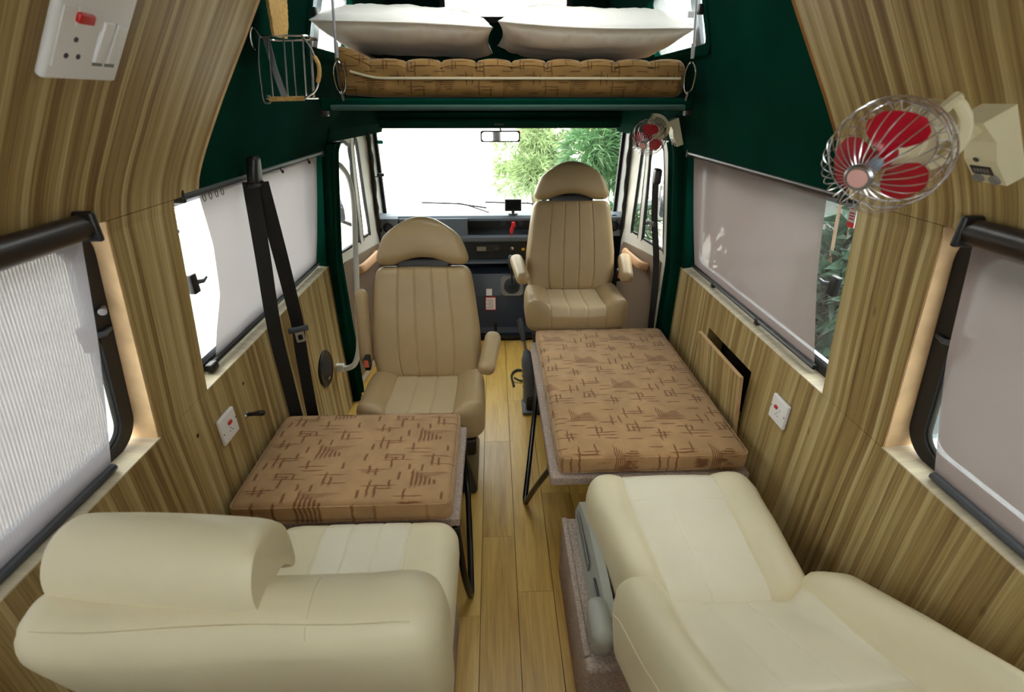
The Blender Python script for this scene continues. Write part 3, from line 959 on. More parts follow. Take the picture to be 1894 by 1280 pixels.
def captain_seat(cx, yf, dz, k, label, arm_up, name='captain_chair'):
    """high-backed cab seat turned to face the rear (local -y is its front)"""
    R = root(name, (cx, yf + .24, 0), label, 'seat', 'swivelling cab seats')
    zt = .455 + dz                       # sitting surface
    # ---- cushion
    hx, hy, hz = .285 * k, .235, .075
    sx = [-.150 * k, -.05 * k, .05 * k, .150 * k]
    V, Fc = rbox(hx, hy, hz, .055, (20, 16, 4), ex=sx)
    def cu(p):
        q = Vector(p)
        top = sstep(-.02, .06, q.z)
        ax = abs(q.x)
        bol = sstep(.13 * k, .21 * k, ax)
        q.z += top * (.040 * bol + .012 * sstep(.0, -.2, q.y)) - top * .004 * sum(groove(p.x, s) for s in sx) * 1.2
        q.z -= top * .018 * sstep(.10, .235, q.y)
        front = sstep(-.14, -.235, q.y)
        q.y += front * (.05 * (ax / hx) ** 3) + .004 * sum(groove(p.x, s) for s in sx) * front
        q.x *= 1 - .06 * sstep(.05, .235, q.y)
        q.z += .004 * noise.noise(Vector(p) * 7)
        return q + Vector((0, 0, zt - hz))
    cq = obj('cushion', ([cu(p) for p in V], Fc), M_TAN, R, smooth=True, auto=None)
    second_material(cq, V, lambda c: abs(c.x) < .150 * k and c.z > .03, M_TAN2)
    # ---- backrest
    th = math.radians(13)
    O = Vector((0, .175, zt - .03))
    up, nf = Vector((0, math.sin(th), math.cos(th))), Vector((0, -math.cos(th), math.sin(th)))
    H = .56
    sb = [-.137 * k, -.047 * k, .047 * k, .137 * k]
    V, Fc = rbox(.268 * k, H / 2, .055, .045, (24, 20, 3), ex=sb)
    def bk(p):
        x, t, n = p.x, (p.y + H / 2) / H, p.z
        wd = interp(t, [0, .08, .2, .45, .75, 1], [.86, .95, 1.0, .985, .91, .835])
        fr = sstep(-.01, .05, n)
        bol = sstep(.14 * k, .22 * k, abs(x))
        n2 = n + fr * (.016 * bol - .010 * math.cos(x / (.15 * k) * math.pi / 2) * 0 + .012 * math.sin(math.pi * min(1, t * 1.1)) * (1 - bol))
        n2 -= fr * .0055 * sum(groove(x, s) for s in sb)
        n2 += .003 * noise.noise(Vector((x * 6, t * 4, n * 6)))
        return O + Vector((x * wd, 0, 0)) + up * (p.y + H / 2) + nf * n2
    obj('backrest', ([bk(p) for p in V], Fc), M_TAN, R, smooth=True, auto=None)
    # ---- headrest pad
    hh = .225
    V, Fc = rbox(.226 * k, hh / 2, .052, .042, (20, 12, 3))
    def hd(p):
        t = (p.y + hh / 2) / hh
        wd = interp(t, [0, .2, .4, .6, .8, .92, 1], [1.0, .955, .885, .795, .665, .55, .44])
        lift = (1 - sstep(.0, .7, t)) * .036 * max(0, 1 - (p.x / (.135 * k)) ** 2)
        dome = -sstep(.5, 1, t) * .030 * (p.x / (.226 * k)) ** 2
        return O + Vector((p.x * wd, 0, 0)) + up * (H + .006 + p.y + hh / 2 + lift + dome) + nf * (p.z + .006 + .012 * math.sin(math.pi * t))
    obj('headrest', ([hd(p) for p in V], Fc), M_TAN, R, smooth=True, auto=None)
    V, Fc = rbox(.13 * k, .030, .030, .015, (3, 2, 2), rs=2)
    obj('headrest_bracket', ([O + Vector((p.x, 0, 0)) + up * (H + .012 + p.y) + nf * (p.z - .012) for p in V], Fc), M_BLACK, R, smooth=True)
    # ---- arm rests
    for s in (-1, 1):
        ux = s * .300 * k
        V, Fc = rbox(.040, .135, .038, .034, (2, 6, 2))
        if arm_up == s:                                     # folded up beside the backrest
            Mx = frame(O + Vector((ux, 0, 0)) + up * .27 + nf * .035, (1, 0, 0), up, -nf)
            V = [Vector((p.x * .80, p.y * 1.38, p.z * .9)) for p in V]
        else:
            d = Vector((-s * .13, -.86, -.22)).normalized()
            e = Vector((1, 0, 0)) - d * d.x
            e.normalize()
            Mx = frame(O + Vector((ux + s * .012, 0, 0)) + up * .155 + nf * .125, e, d, e.cross(d))
        a = obj('armrest', xf((V, Fc), Mx), M_TAN, R, smooth=True, auto=None)
        if arm_up != s:
            zp = [Mx @ Vector((0, y, .0365 * (1 - (.18 if y < -.11 else 0)))) for y in (-.118, -.10, -.08, -.06)]
            obj('zip', tube(zp, .005, 6, sx=1.6, sy=.5), M_STEEL, a, smooth=True)
    # ---- base
    obj('seat_frame', rb(0, 0.0, zt - .195, .245 * k, .20, .045, .015), M_BLACK, R, smooth=True)
    h = (zt - .24) / 2
    obj('pedestal', fn(rbox(.19, .17, h, .02, (2, 2, 2), rs=2), lambda p: Vector((p.x * (1.15 - .15 * (p.z / h)), p.y * (1.12 - .12 * (p.z / h)), p.z + h))), M_ENGINE, R, smooth=True)
    for s in (-1, 1):
        obj('side_cover', rb(s * .262 * k, .12, zt - .13, .012, .10, .05, .011), M_DGREY, R, smooth=True)
    # belt buckle on the wall side
    s = -1 if cx < 0 else 1
    bx = s * .278 * k
    b_ = obj('belt_buckle', xf(rbox(.014, .022, .036, .007, (1, 1, 1), rs=2), Matrix.Translation((bx, .10, zt + .10)) @ Matrix.Rotation(.15, 4, 'X')), M_BLACK, R, smooth=True)
    obj('release_button', rb(bx, .0765, zt + .106, .010, .003, .020, .002), M_ORANGE, b_)
    return R

passenger = captain_seat(-.345, 1.725, 0.01, 1.0, 'tan vinyl high-backed cab seat beside the short cushion, facing the rear', -1)
driver = captain_seat(.475, 2.52, .165, 1.05, 'tan vinyl high-backed cab seat in front of the trees, its arms both lowered', 0)

# ---------------------------------------------------------------- rear left seat
RL = root('passenger_chair', (-.42, .80, 0), 'cream vinyl rear seat seen from behind with a padded roll over its backrest', 'seat')
V, Fc = rbox(.292, .27, .085, .06, (20, 14, 4), ex=[-.135, -.045, .045, .135])
def f(p):
    q = Vector(p); top = sstep(0, .08, q.z)
    sd = [-.135, -.045, .045, .135]
    q.z -= top * .004 * sum(groove(p.x, s) for s in sd)
    q.z += top * .012 * sstep(.14, .22, abs(q.x))
    q.y -= .02 * sstep(.1, .29, abs(q.x)) * sstep(.1, .27, q.y)
    return q + Vector((-.005, .115, .385))
cq = obj('cushion', ([f(p) for p in V], Fc), M_CREAM, RL, smooth=True, auto=None)
second_material(cq, V, lambda c: -.135 < c.x < .135 and c.z > .05, M_CREAM2)
th = math.radians(15)
ub, nb = Vector((0, -math.sin(th), math.cos(th))), Vector((0, math.cos(th), math.sin(th)))
O = Vector((-.005, -.128, .36))
H = .66
V, Fc = rbox(.336, H / 2, .070, .06, (18, 16, 6), ez=[-.028])
def f(p):
    t = (p.y + H / 2) / H
    q = Vector(p)
    q.x *= interp(t, [0, .3, .8, 1], [.90, .95, 1, .985])
    top = sstep(.8, 1, t)
    g = top * .005 * groove(p.z, -.028, .004)
    dip = .012 * top * math.cos(q.x * 6)
    q.z *= 1 - .10 * top
    wr_ = .006 * noise.noise(Vector((p.x * 5, p.y * 5, p.z * 8))) + .004 * noise.noise(Vector((p.x * 22, p.y * 14, 3))) * sstep(.2, .336, abs(p.x))
    return O + Vector((q.x, 0, 0)) + ub * (q.y + H / 2 - g - dip + wr_) + nb * (q.z + wr_)
rbk = obj('backrest', ([f(p) for p in V], Fc), M_CREAM, RL, smooth=True, auto=None)
def topseam():
    P = []
    for k in range(25):
        x = -.29 + .58 * k / 24
        P.append(f(rround((x, H / 2, -.034), .336, H / 2, .070, .06)) + ub * .0004)
    return tube(P, .0022, 6)
obj('seam', topseam(), M_CREAM, rbk, smooth=True)
P = [f(rround((.125, H / 2, z), .336, H / 2, .070, .06)) for z in lins(-.07, .07, 30)]
obj('seam', tube(P, .0016, 6), M_CREAM, rbk, smooth=True)
# padded roll hooked over the backrest: an arch in section
def saddle(x0, x1):
    A0 = Vector((0, -.226, .988))
    # section (y,z): outer arc then inner arc
    out = [(-.085, -.030), (-.098, .010), (-.085, .060), (-.045, .100), (.010, .112), (.060, .098), (.100, .060), (.122, .005), (.130, -.055), (.128, -.085)]
    inn = [(.110, -.092), (.084, -.062), (.058, -.034), (.028, -.012), (.0, -.004), (-.026, -.010), (-.046, -.022), (-.064, -.036)]
    sec = catmull([(0, a, b_) for a, b_ in out + inn], 3, True)
    nx = 26
    V, Fc = [], []
    n = len(sec)
    c = Vector((0, .02, .065))
    for i in range(nx + 1):
        u = i / nx
        x = x0 + (x1 - x0) * u
        e = min(u, 1 - u) * (x1 - x0)
        k = 1 - .34 * (1 - min(1, e / .030)) ** 2.4
        sag = .008 * math.sin(math.pi * u)
        for p in sec:
            m = Vector((0, p.y, p.z))
            # shrink the pad thickness towards both ends
            ang = math.atan2(m.z - .02, m.y - .015)
            mid = Vector((0, .015 + .088 * math.cos(ang), .02 + .055 * math.sin(ang) + .0))
            q = mid + (m - mid) * k
            V.append(A0 + Vector((x, q.y * .68, (q.z + sag) * .86)) + Vector((0, (u - .5) * -.035, (u - .5) * .01)))
    for i in range(nx):
        for j in range(n):
            l = (j + 1) % n
            Fc.append((i * n + j, i * n + l, (i + 1) * n + l, (i + 1) * n + j))
    Fc.append(tuple(range(n))); Fc.append(tuple(range(nx * n, nx * n + n)))
    return V, Fc
obj('headrest_roll', saddle(-.305, .040), M_CREAM, RL, smooth=True, auto=math.radians(60))
obj('seat_base', rb(0, .06, .15, .27, .24, .15, .02), M_CARPET, RL, smooth=True)
obj('bolt', xf(lathe([(.004, 0), (.009, .001), (.009, .005), (.004, .006)], 8), axis_frame((.292, -.16, .40), (1, 0, 0))), M_STEEL, RL, smooth=True)

# ---------------------------------------------------------------- rear right seat, reclined
RR = root('reclined_chair', (.60, 1.06, .30), 'cream vinyl rear seat reclined nearly flat on a carpeted box', 'seat')
sd = [-.165, -.03, .165]
V, Fc = rbox(.300, .255, .085, .06, (22, 18, 4), ex=[-.165, -.03, .165], ey=[.12])
def f(p):
    q = Vector(p); top = sstep(0, .08, q.z)
    fy = (q.y + .255) / .51
    q.x *= interp(fy, [0, .35, .8, 1], [.84, .90, 1.0, .97])
    bol = sstep(.15, .22, abs(p.x))
    q.z += top * (.034 * bol * sstep(.255, -.05, q.y) + .020 * bol + .012 * sstep(.05, .2, q.y))
    q.z -= top * .0045 * (groove(p.x, -.165) + groove(p.x, .165)) + top * .0022 * groove(p.x, -.03, .003) * (q.y < .1)
    q.z -= top * .004 * groove(p.y - .02 + .5 * p.x ** 2 * 1.0, .12, .005) * (abs(p.x) < .165)
    q.y += .02 * (1 - (p.x / .3) ** 2) * sstep(.1, .25, q.y)
    return q + Vector((.005, .015, .10))
cu_ = obj('cushion', ([f(p) for p in V], Fc), M_CREAM, RR, smooth=True, auto=None)
second_material(cu_, V, lambda c: abs(c.x) < .165 and c.z > .05, M_CREAM2)
# reclined back
th = math.radians(33)
ub, nb = Vector((0, -math.cos(th), math.sin(th))), Vector((0, math.sin(th), math.cos(th)))
O = Vector((.025, -.185, .100))
H = .74
V, Fc = rbox(.325, H / 2, .085, .065, (28, 24, 5), ex=[-.19, -.07, .05, .19], ey=[.10])
def f(p):
    t = (p.y + H / 2) / H
    q = Vector(p); top = sstep(-.02, .07, q.z)
    wd = interp(t, [0, .12, .5, 1], [.97, 1.0, 1.0, .92])
    inner = interp(t, [0, .15, .5, .8, 1], [.150, .155, .185, .20, .12])
    bol = sstep(inner - .01, inner + .075, abs(q.x)) * interp(t, [0, .05, .12, .22, .8, 1], [.05, .35, .85, 1.1, .95, .3])
    q.z += top * (.092 * bol)
    q.z -= top * .0025 * (groove(p.x, -.07) + groove(p.x, .05)) * (t < .62)
    q.z -= top * .004 * groove(abs(p.x), .19, .004)
    q.z -= top * .006 * groove(p.y + .35 * p.x ** 2, .10, .006) * (abs(p.x) < .19)
    q.z += .004 * noise.noise(Vector((p.x * 5, p.y * 5, p.z * 5)))
    return O + Vector((q.x * wd, 0, 0)) + ub * (q.y + H / 2) + nb * (q.z - .045)
rbk = obj('backrest', ([f(p) for p in V], Fc), M_CREAM, RR, smooth=True, auto=None)
second_material(rbk, V, lambda c: abs(c.x) < .19 and c.z > .05 and c.y < .10, M_CREAM2)
P = [f(rround((-.325, y, .028), .325, H / 2, .085, .065)) for y in lins(-.31, .3, 30)]
obj('seam', tube(P, .0016, 6), M_CREAM, rbk, smooth=True)
# grey side valance with slot and round-ended recliner housing
def sidecov():
    P = [(.245, .040), (.245, .085), (.10, .105), (-.06, .098), (-.20, .085), (-.20, .002), (0, .002), (.12, .008)]
    return plate([(a, b_) for a, b_ in P], [], -.345, -.318, lambda s, t, n: Vector((n + .028 + .06 * (.245 - s) * .35 + .30 * (t - .05), s, t)))
sv = obj('side_valance', sidecov(), M_GREYPL, RR)
obj('valance_recess', rb(-.316, .10, .055, .0025, .11, .018, .0025), M_GREYKNOB, sv, smooth=True)
obj('lever_slot', rb(-.309, -.095, .060, .003, .035, .016, .003), M_DGREY, sv, smooth=True)
for q in (-.01, .006):
    obj('slot_rib', rb(-.312, -.095, .060 + q, .0016, .03, .003, .0015), M_GREYPL, sv, smooth=True)
obj('recliner_housing', fn(rbox(.032, .072, .052, .030, (3, 4, 3)), lambda p: Vector((p.x - .318, p.y * (1 - .12 * (p.z < 0)) - .205, p.z + .054))), M_GREYPL, RR, smooth=True, auto=None)
# carpeted box below it
CB = root('carpeted_box', (.60, 1.06, 0), 'low box covered in greige carpet under the reclined seat', 'box')
obj('box_body', rb(0, -.02, .149, .365, .275, .149, .012), M_CARPET, CB, smooth=True)
obj('carpet_trim', rb(-.357, .0, .292, .010, .255, .010, .006), M_CARPET, CB, smooth=True)
# ================================================================ BRIDGING BOARDS AND CUSHIONS
def cushion(name, x0, x1, y0, y1, z0, z1, m, label):
    hx, hy, hz = (x1 - x0) / 2, (y1 - y0) / 2, (z1 - z0) / 2
    V, Fc = rbox(hx, hy, hz, .026, (24, 24, 3))
    def f(p):
        q = Vector(p)
        e = (1 - (p.x / hx) ** 4) * (1 - (p.y / hy) ** 4)
        if p.z > 0:
            q.z += .010 * max(0, e) ** .5 - .004
        k = 1 - abs(p.z) / hz * .0
        q.x += .004 * noise.noise(Vector((p.x * 3, p.y * 9, p.z * 9 + x0)))
        q.y += .004 * noise.noise(Vector((p.x * 9 + 5, p.y * 3, p.z * 9)))
        q.z += .0035 * noise.noise(Vector((p.x * 7, p.y * 7, 2 + x0))) * (p.z > 0)
        return q
    o = obj(name, ([f(p) for p in V], Fc), m, smooth=True, auto=None)
    o.location = ((x0 + x1) / 2, (y0 + y1) / 2, (z0 + z1) / 2)
    ROOTM[o.name] = Matrix.Translation(o.location)
    tag(o, label, 'cushion', 'printed bed cushions')
    return o, hx, hy, hz

cl, hx, hy, hz = cushion('seat_cushion', -.885, -.158, 1.185, 1.705, .437, .520, M_SUEDE2, 'short square brown cushion printed with crossed strokes, beside the left wall')
cr, hx2, hy2, hz2 = cushion('seat_cushion', .225, .945, 1.392, 2.515, .437, .520, M_SUEDE, 'long brown cushion printed with crossed strokes, along the right wall')
for c, a, b_, t in ((cl, hx, hy, hz), (cr, hx2, hy2, hz2)):
    for q in (1, -1):
        P = [Vector((x, y, q * (t - .010))) for x, y in rrect(-a + .0025, a - .0025, -b_ + .0025, b_ - .0025, .026, 6)]
        obj('piping', tube(P, .0032, 6, True), c.data.materials[0], c, smooth=True)

def board(x0, x1, y0, y1, label, foot, pts, name='fold_down_board'):
    R = root(name, ((x0 + x1) / 2, (y0 + y1) / 2, .40), label, 'board', 'carpeted fold-down boards')
    obj('slab', rb((x0 + x1) / 2, (y0 + y1) / 2, .418, (x1 - x0) / 2, (y1 - y0) / 2, .0185, .006), M_CARPET, R, smooth=True, world=True)
    obj('leg_tube', tube(catmull(pts, 8), .0125, 10), M_TUBE, R, smooth=True, world=True)
    for p in (pts[0], pts[-1]):
        obj('leg_hinge', rb(p[0], p[1], .391, .014, .022, .009, .004), M_BLACK, R, smooth=True, world=True)
    return R
# bent tube legs splayed towards the aisle
board(-.905, -.135, 1.192, 1.708, 'carpeted fold-down board under the short cushion, on a bent black leg', None,
      [(-.148, 1.66, .395), (-.146, 1.645, .33), (-.135, 1.58, .19), (-.122, 1.40, .09), (-.114, 1.255, .022), (-.113, 1.222, .0135), (-.116, 1.205, .03), (-.130, 1.18, .18), (-.146, 1.20, .38), (-.147, 1.205, .395)])
board(.195, .952, 1.376, 2.51, 'long carpeted fold-down board along the right wall, on a bent black leg', None,
      [(.222, 2.30, .395), (.220, 2.27, .36), (.205, 2.15, .285), (.182, 2.03, .19), (.150, 1.85, .095), (.126, 1.72, .022), (.124, 1.69, .0135), (.128, 1.672, .03), (.160, 1.60, .18), (.205, 1.49, .38), (.208, 1.485, .395)])

# ================================================================ LEVERS AND ENGINE COVER
hb = root('hand_brake', (.205, 2.47, 0), 'black hand brake lever with a creased rubber boot beside the long board', 'lever')
obj('floor_plate', fn(rbox(.055, .075, .010, .006, (2, 2, 1), rs=2), lambda p: p + Vector((0, .0, .011))), M_BOOT, hb, smooth=True)
obj('base_box', fn(rbox(.030, .055, .045, .012, (2, 2, 2), rs=2), lambda p: Vector((p.x + .0, p.y, p.z + .06))), M_RUBBER, hb, smooth=True)
prof = []
P = catmull([(0, 0, .06), (-.004, .01, .16), (-.012, .02, .26), (-.022, .035, .34), (-.034, .05, .38)], 6)
rr = [.052, .050, .049, .048, .048, .047, .050, .043, .050, .043, .050, .043, .048, .041, .045, .042, .041, .040, .036, .032, .028, .024, .021, .018, .015]
obj('rubber_boot', tube(P, rr[:len(P)], 12), M_BOOT, hb, smooth=True, auto=math.radians(80))
obj('lever', tube([(-.030, .045, .365), (-.042, .062, .42), (-.056, .085, .49)], .0095, 8), M_STEEL, hb, smooth=True)
obj('grip', tube(catmull([(-.044, .066, .432), (-.052, .078, .47), (-.068, .10, .545), (-.071, .105, .555)], 3), [.015, .016, .016, .016, .016, .016, .016, .016, .016, .012][:10], 10), M_DGREY, hb, smooth=True)
cable = obj('looped_cable', tube(catmull([(.11, 2.72, .008), (.10, 2.86, .008), (.14, 2.93, .010), (.20, 2.90, .010), (.21, 2.82, .008), (.16, 2.78, .012), (.115, 2.80, .024)], 6), .007, 8), M_BLACK, smooth=True)
tag(cable, 'small loop of black cable lying on the floor beyond the hand brake', 'cable')

EC = root('engine_cover', (.05, 3.5, 0), 'dark blue-black engine cover between the cab seats with the gear lever', 'engine cover')
ecp = [(-.08, 0), (-.08, .06), (-.06, .10), (.0, .34), (.05, .50), (.10, .54), (.27, .58), (.28, 0)]
V, Fc = extrude_x(ecp, -.36, .42)
V = [Vector((v.x * (1.0 - .18 * v.z), v.y + .03 * abs(v.x) , v.z)) for v in V]
obj('cover', (V, Fc), M_ENGINE, EC)
obj('floor_rail', rb(.03, -.085, .035, .40, .012, .012, .004), M_BLACK, EC, smooth=True)
obj('cover_clip', rb(-.055, -.075, .115, .010, .012, .030, .003), M_BLACK, EC, smooth=True)
ecf = axis_frame((.075, .022, .40), (0, -.955, .30))
gb = [(.064, 0), (.062, .006)]
for i, r in enumerate((.058, .052, .046, .040, .034, .028)):
    gb += [(r, .008 + .009 * i), (r - .003, .014 + .009 * i), (r - .010, .012 + .009 * i)]
gb += [(.014, .075), (.012, .085)]
BF = frame((.075, .012, .415), (1, 0, 0), Vector((0, .6, .8)), Vector((0, -.8, .6)))
obj('boot_plate', xf(plate(rrect(-.085, .085, -.075, .085, .035), [], -.02, .006, lambda s, t, n: Vector((s, t, n))), BF), M_GREYKNOB, EC)
obj('gear_boot', xf(lathe(gb, 22), BF), M_DGREY, EC, smooth=True)
g0 = BF @ Vector((0, 0, .07))
obj('gear_stick', tube([g0, g0 + Vector((-.004, -.045, .09)), g0 + Vector((-.010, -.06, .15))], .008, 8), M_BLACK, EC, smooth=True)
g1 = g0 + Vector((-.011, -.062, .15))
obj('gear_knob', xf(lathe([(.009, -.01), (.017, .005), (.020, .030), (.021, .060), (.018, .082), (.010, .092), (.003, .094)], 14), axis_frame(g1, (-.03, -.12, .9))), M_DGREY, EC, smooth=True)
# stickers on the cover
def on_cover(x, t0, t1, w_, name, m, parent=EC, d=.0015):
    # plane of the sloping face between (y -.06,z .10) and (0,.34)
    def mp(s, t, n):
        k = (t - .10) / .24
        y = -.06 + .06 * k + .03 * abs(s)
        return Vector((s * (1 - .18 * t), y - n, t))
    return obj(name, plate([(x - w_, t0), (x + w_, t0), (x + w_, t1), (x - w_, t1)], [], .0, d, mp), m, parent)
s1 = on_cover(-.095, .235, .335, .042, 'sticker', M_STRED)
on_cover(-.095, .241, .329, .038, 'sticker_print', M_PAPER, s1, .0022)
for i in range(5):
    on_cover(-.10 + .006 * (i % 2), .252 + .014 * i, .255 + .014 * i, .028 - .005 * (i % 2), 'text_line', M_INK, s1, .0028)
on_cover(-.108, .345, .395, .024, 'sticker', M_PAPER)

# ================================================================ DASHBOARD
DB = root('dashboard', (.05, 3.55, .55), 'slate grey dashboard with round vents below the windscreen', 'dashboard')
def dpart(name, vf, m, parent=None, smooth=False):
    if parent is None:
        return obj(name, vf, m, DB, smooth=smooth, world=True)
    o = obj(name, vf, m, parent, smooth=smooth)
    o.data.transform(ROOTM[DB.name].inverted())
    return o
XL, XR = XC - .882, XC + .882
dpart('dash_top', extrude_x([(3.515, .930), (3.53, .948), (3.60, .956), (3.795, .905), (3.795, .88), (3.515, .915)], XL, XR), M_DASH)
dpart('lower_shelf', extrude_x([(3.49, .775), (3.485, .80), (3.50, .815), (3.795, .815), (3.795, .765), (3.50, .765)], -.68, .80), M_DASH)
dpart('shelf_back', box(-.68, .80, 3.66, 3.67, .81, .93), M_DASHDK)
gl_ = dpart('glove_lid', xf(rbox(.243, .008, .062, .007, (2, 1, 2), rs=2), Matrix.Translation((-.437, 3.508, .874))), M_DASH, smooth=True)
for nm_, xa, xb in (('vent_pod', XL, -.690), ('vent_pod', .808, XR)):
    vp = dpart(nm_, join(extrude_x([(3.50, .80), (3.505, .935), (3.53, .95), (3.79, .90), (3.79, .78)], xa, xb)), M_POD)
    cx = -.762 if xa < 0 else .868
    cz = .872
    MF = axis_frame((cx, 3.501, cz), (0, -1, .03))
    dpart('vent_ring', xf(lathe([(.034, -.004), (.036, .006), (.031, .009), (.028, .006), (.027, -.004)], 24), MF), M_BLACK, vp, True)
    dpart('vent_hub', xf(lathe([(.026, -.003), (.026, .002), (.006, .004)], 20), MF), M_DASHDK, vp, True)
    for k in range(4):
        q = -.015 + .010 * k
        hw = math.sqrt(max(0, .026 ** 2 - q ** 2))
        dpart('vent_vane', xf(box(-hw, hw, q - .0018, q + .0018, .002, .008), MF), M_DGREY, vp)
    if xa > 0:
        dpart('speaker_hole', xf(lathe([(.026, -.002), (.027, .004), (.022, .005), (.020, -.001)], 20), axis_frame((cx, 3.512, .925), (0, -1, .5))), M_BLACK, vp, True)
dpart('centre_fascia', extrude_x([(3.54, .60), (3.53, .765), (3.62, .765), (3.66, .60)], -.68, .80), M_DASHDK)
dpart('lower_lip', extrude_x([(3.50, .600), (3.50, .618), (3.60, .624), (3.66, .59)], -.30, .34), M_DASH)
ra_ = dpart('radio', rb(-.045, 3.532, .71, .095, .012, .028, .004), M_BLACK, smooth=True)
dpart('radio_display', rb(-.10, 3.5195, .708, .035, .0015, .016, .001), M_STEEL, ra_)
dpart('radio_knob', xf(lathe([(.013, 0), (.012, .010), (.004, .011)], 14), axis_frame((.012, 3.52, .71), (0, -1, 0))), M_DGREY, ra_, True)
for k in range(4):
    dpart('radio_button', rb(-.055 + .014 * k, 3.5195, .695, .005, .002, .004, .001), M_DGREY, ra_)
dpart('heater_knob', xf(lathe([(.016, 0), (.014, .012), (.004, .013)], 14), axis_frame((.125, 3.525, .71), (0, -1, 0))), M_CHROME, None, True)
dpart('switch_light', rb(.21, 3.528, .70, .012, .003, .010, .002), plain('amber_light', lin(210, 170, 30), .4))
for cx in (.065, .195):
    dpart('shelf_socket', xf(lathe([(.022, 0), (.022, .008), (.016, .010), (.012, .006), (.004, .006)], 16), axis_frame((cx, 3.658, .865), (0, -1, 0))), M_DGREY, None, True)
for x in (-.64, XC):
    pass

key = root('key_tag', (.128, 3.483, .84), 'red key fob hanging from the dashboard shelf under the small screen', 'key tag')
obj('fob', fn(rbox(.013, .006, .040, .005, (2, 1, 4), rs=2), lambda p: Vector((p.x + .008 * math.sin(p.z * 60), p.y, p.z + .018 + .015))), M_STRED, key, smooth=True)
obj('key_blade', rb(-.006, 0, -.012, .004, .0015, .022, .001), M_STRED, key)
obj('fob_wing', rb(.010, 0, .050, .012, .005, .014, .004), M_STRED, key, smooth=True)

gps = root('navigation_screen', (.135, 3.56, .955), 'small black navigation screen standing on the dashboard', 'screen')
obj('suction_foot', xf(lathe([(.035, -.004), (.034, .004), (.012, .010), (.010, .03)], 18), Matrix.Identity(4)), M_BLACK, gps, smooth=True)
b_ = obj('body', xf(rbox(.060, .010, .042, .007, (2, 1, 2), rs=2), Matrix.Translation((0, -.010, .062)) @ Matrix.Rotation(-.15, 4, 'X')), M_BLACK, gps, smooth=True)
obj('display', xf(box(-.050, .050, -.0112, -.0102, -.032, .032), Matrix.Translation((0, -.010, .064)) @ Matrix.Rotation(-.15, 4, 'X')), M_SCREEN, b_)

# steering wheel, mostly hidden behind the driver seat
sw = root('steering_wheel', (.475, 3.36, .98), 'black steering wheel just visible behind the right cab seat', 'steering wheel')
MF = axis_frame((0, 0, 0), (0, -.62, .78))
obj('rim', xf(tube([Vector((.19 * math.cos(2 * math.pi * k / 40), .19 * math.sin(2 * math.pi * k / 40), 0)) for k in range(40)], .013, 8, True), MF), M_BLACK, sw, smooth=True)
obj('hub', xf(lathe([(.05, -.05), (.06, -.03), (.055, -.01), (.02, 0)], 20), MF), M_BLACK, sw, smooth=True)
for a in (200, 340, 90):
    d = Vector((math.cos(math.radians(a)), math.sin(math.radians(a)), 0))
    obj('spoke', xf(tube([d * .04 + Vector((0, 0, -.03)), d * .12 + Vector((0, 0, -.01)), d * .19], .010, 6), MF), M_BLACK, sw, smooth=True)
obj('column', xf(tube([Vector((0, 0, -.04)), Vector((0, 0, -.155))], .026, 10), MF), M_BLACK, sw, smooth=True)

# rear view mirror
rm = root('rear_view_mirror', (.046, 3.40, 1.54), 'rear view mirror hanging below the windscreen header', 'mirror')
obj('mirror_stem', tube([(0, .01, .02), (0, .0, -.01), (.004, -.006, -.03)], .005, 8), M_BLACK, rm, smooth=True)
obj('mount', rb(-.008, .0, .03, .03, .02, .022, .006), M_BLACK, rm, smooth=True)
MM = Matrix.Translation((.0, -.016, -.058)) @ Matrix.Rotation(math.radians(-2.6), 4, 'X')
obj('housing', xf(rbox(.128, .014, .034, .0135, (4, 1, 2)), MM), M_BLACK, rm, smooth=True)
obj('mirror_face', xf(plate(rrect(-.118, .118, -.026, .026, .016), [], .0138, .0148, lambda s, t, n: Vector((s, -n, t))), MM), M_MIRROR, rm)

# wipers outside the glass
for i, (xa, xb, l1) in enumerate(((-.50, -.06, 'left windscreen wiper resting low on the glass outside'), (-.02, .52, 'right windscreen wiper behind the small screen, resting low outside'))):
    w = root('wiper', (xa, 3.84, .93), l1, 'wiper', 'windscreen wipers')
    za = .985
    P = [wsm(xa - .05, za + .012, .045), wsm((xa + xb) / 2, za + .0, .05), wsm(xb, za - .035, .045)]
    obj('wiper_blade', tube(P, .006, 6), M_RUBBER, w, smooth=True, world=True)
    P = [wsm(xb + .03, .905, .05), wsm((xa + xb) / 2 + .06, za - .01, .06), wsm((xa + xb) / 2, za + .004, .056)]
    obj('wiper_arm', tube(P, .005, 6), M_BLACK, w, smooth=True, world=True)
# teal film badge on the windscreen and the phone clip on the pillar
tb = obj('windscreen_badge', plate(rrect(-.775, -.735, 1.428, 1.452, .010), [], -.0012, .0008, wsm), M_TEAL)
tag(tb, 'small teal badge stuck high on the windscreen', 'sticker')
cp = root('pillar_clip', (-.77, 3.33, 1.25), 'small black clip on a rod at the left windscreen pillar', 'clip')
obj('rod', tube([(-.035, .02, -.012), (.03, 0, 0)], .004, 6), M_STEEL, cp, smooth=True)
obj('jaw', rb(.035, 0, .008, .022, .010, .010, .004), M_BLACK, cp, smooth=True)
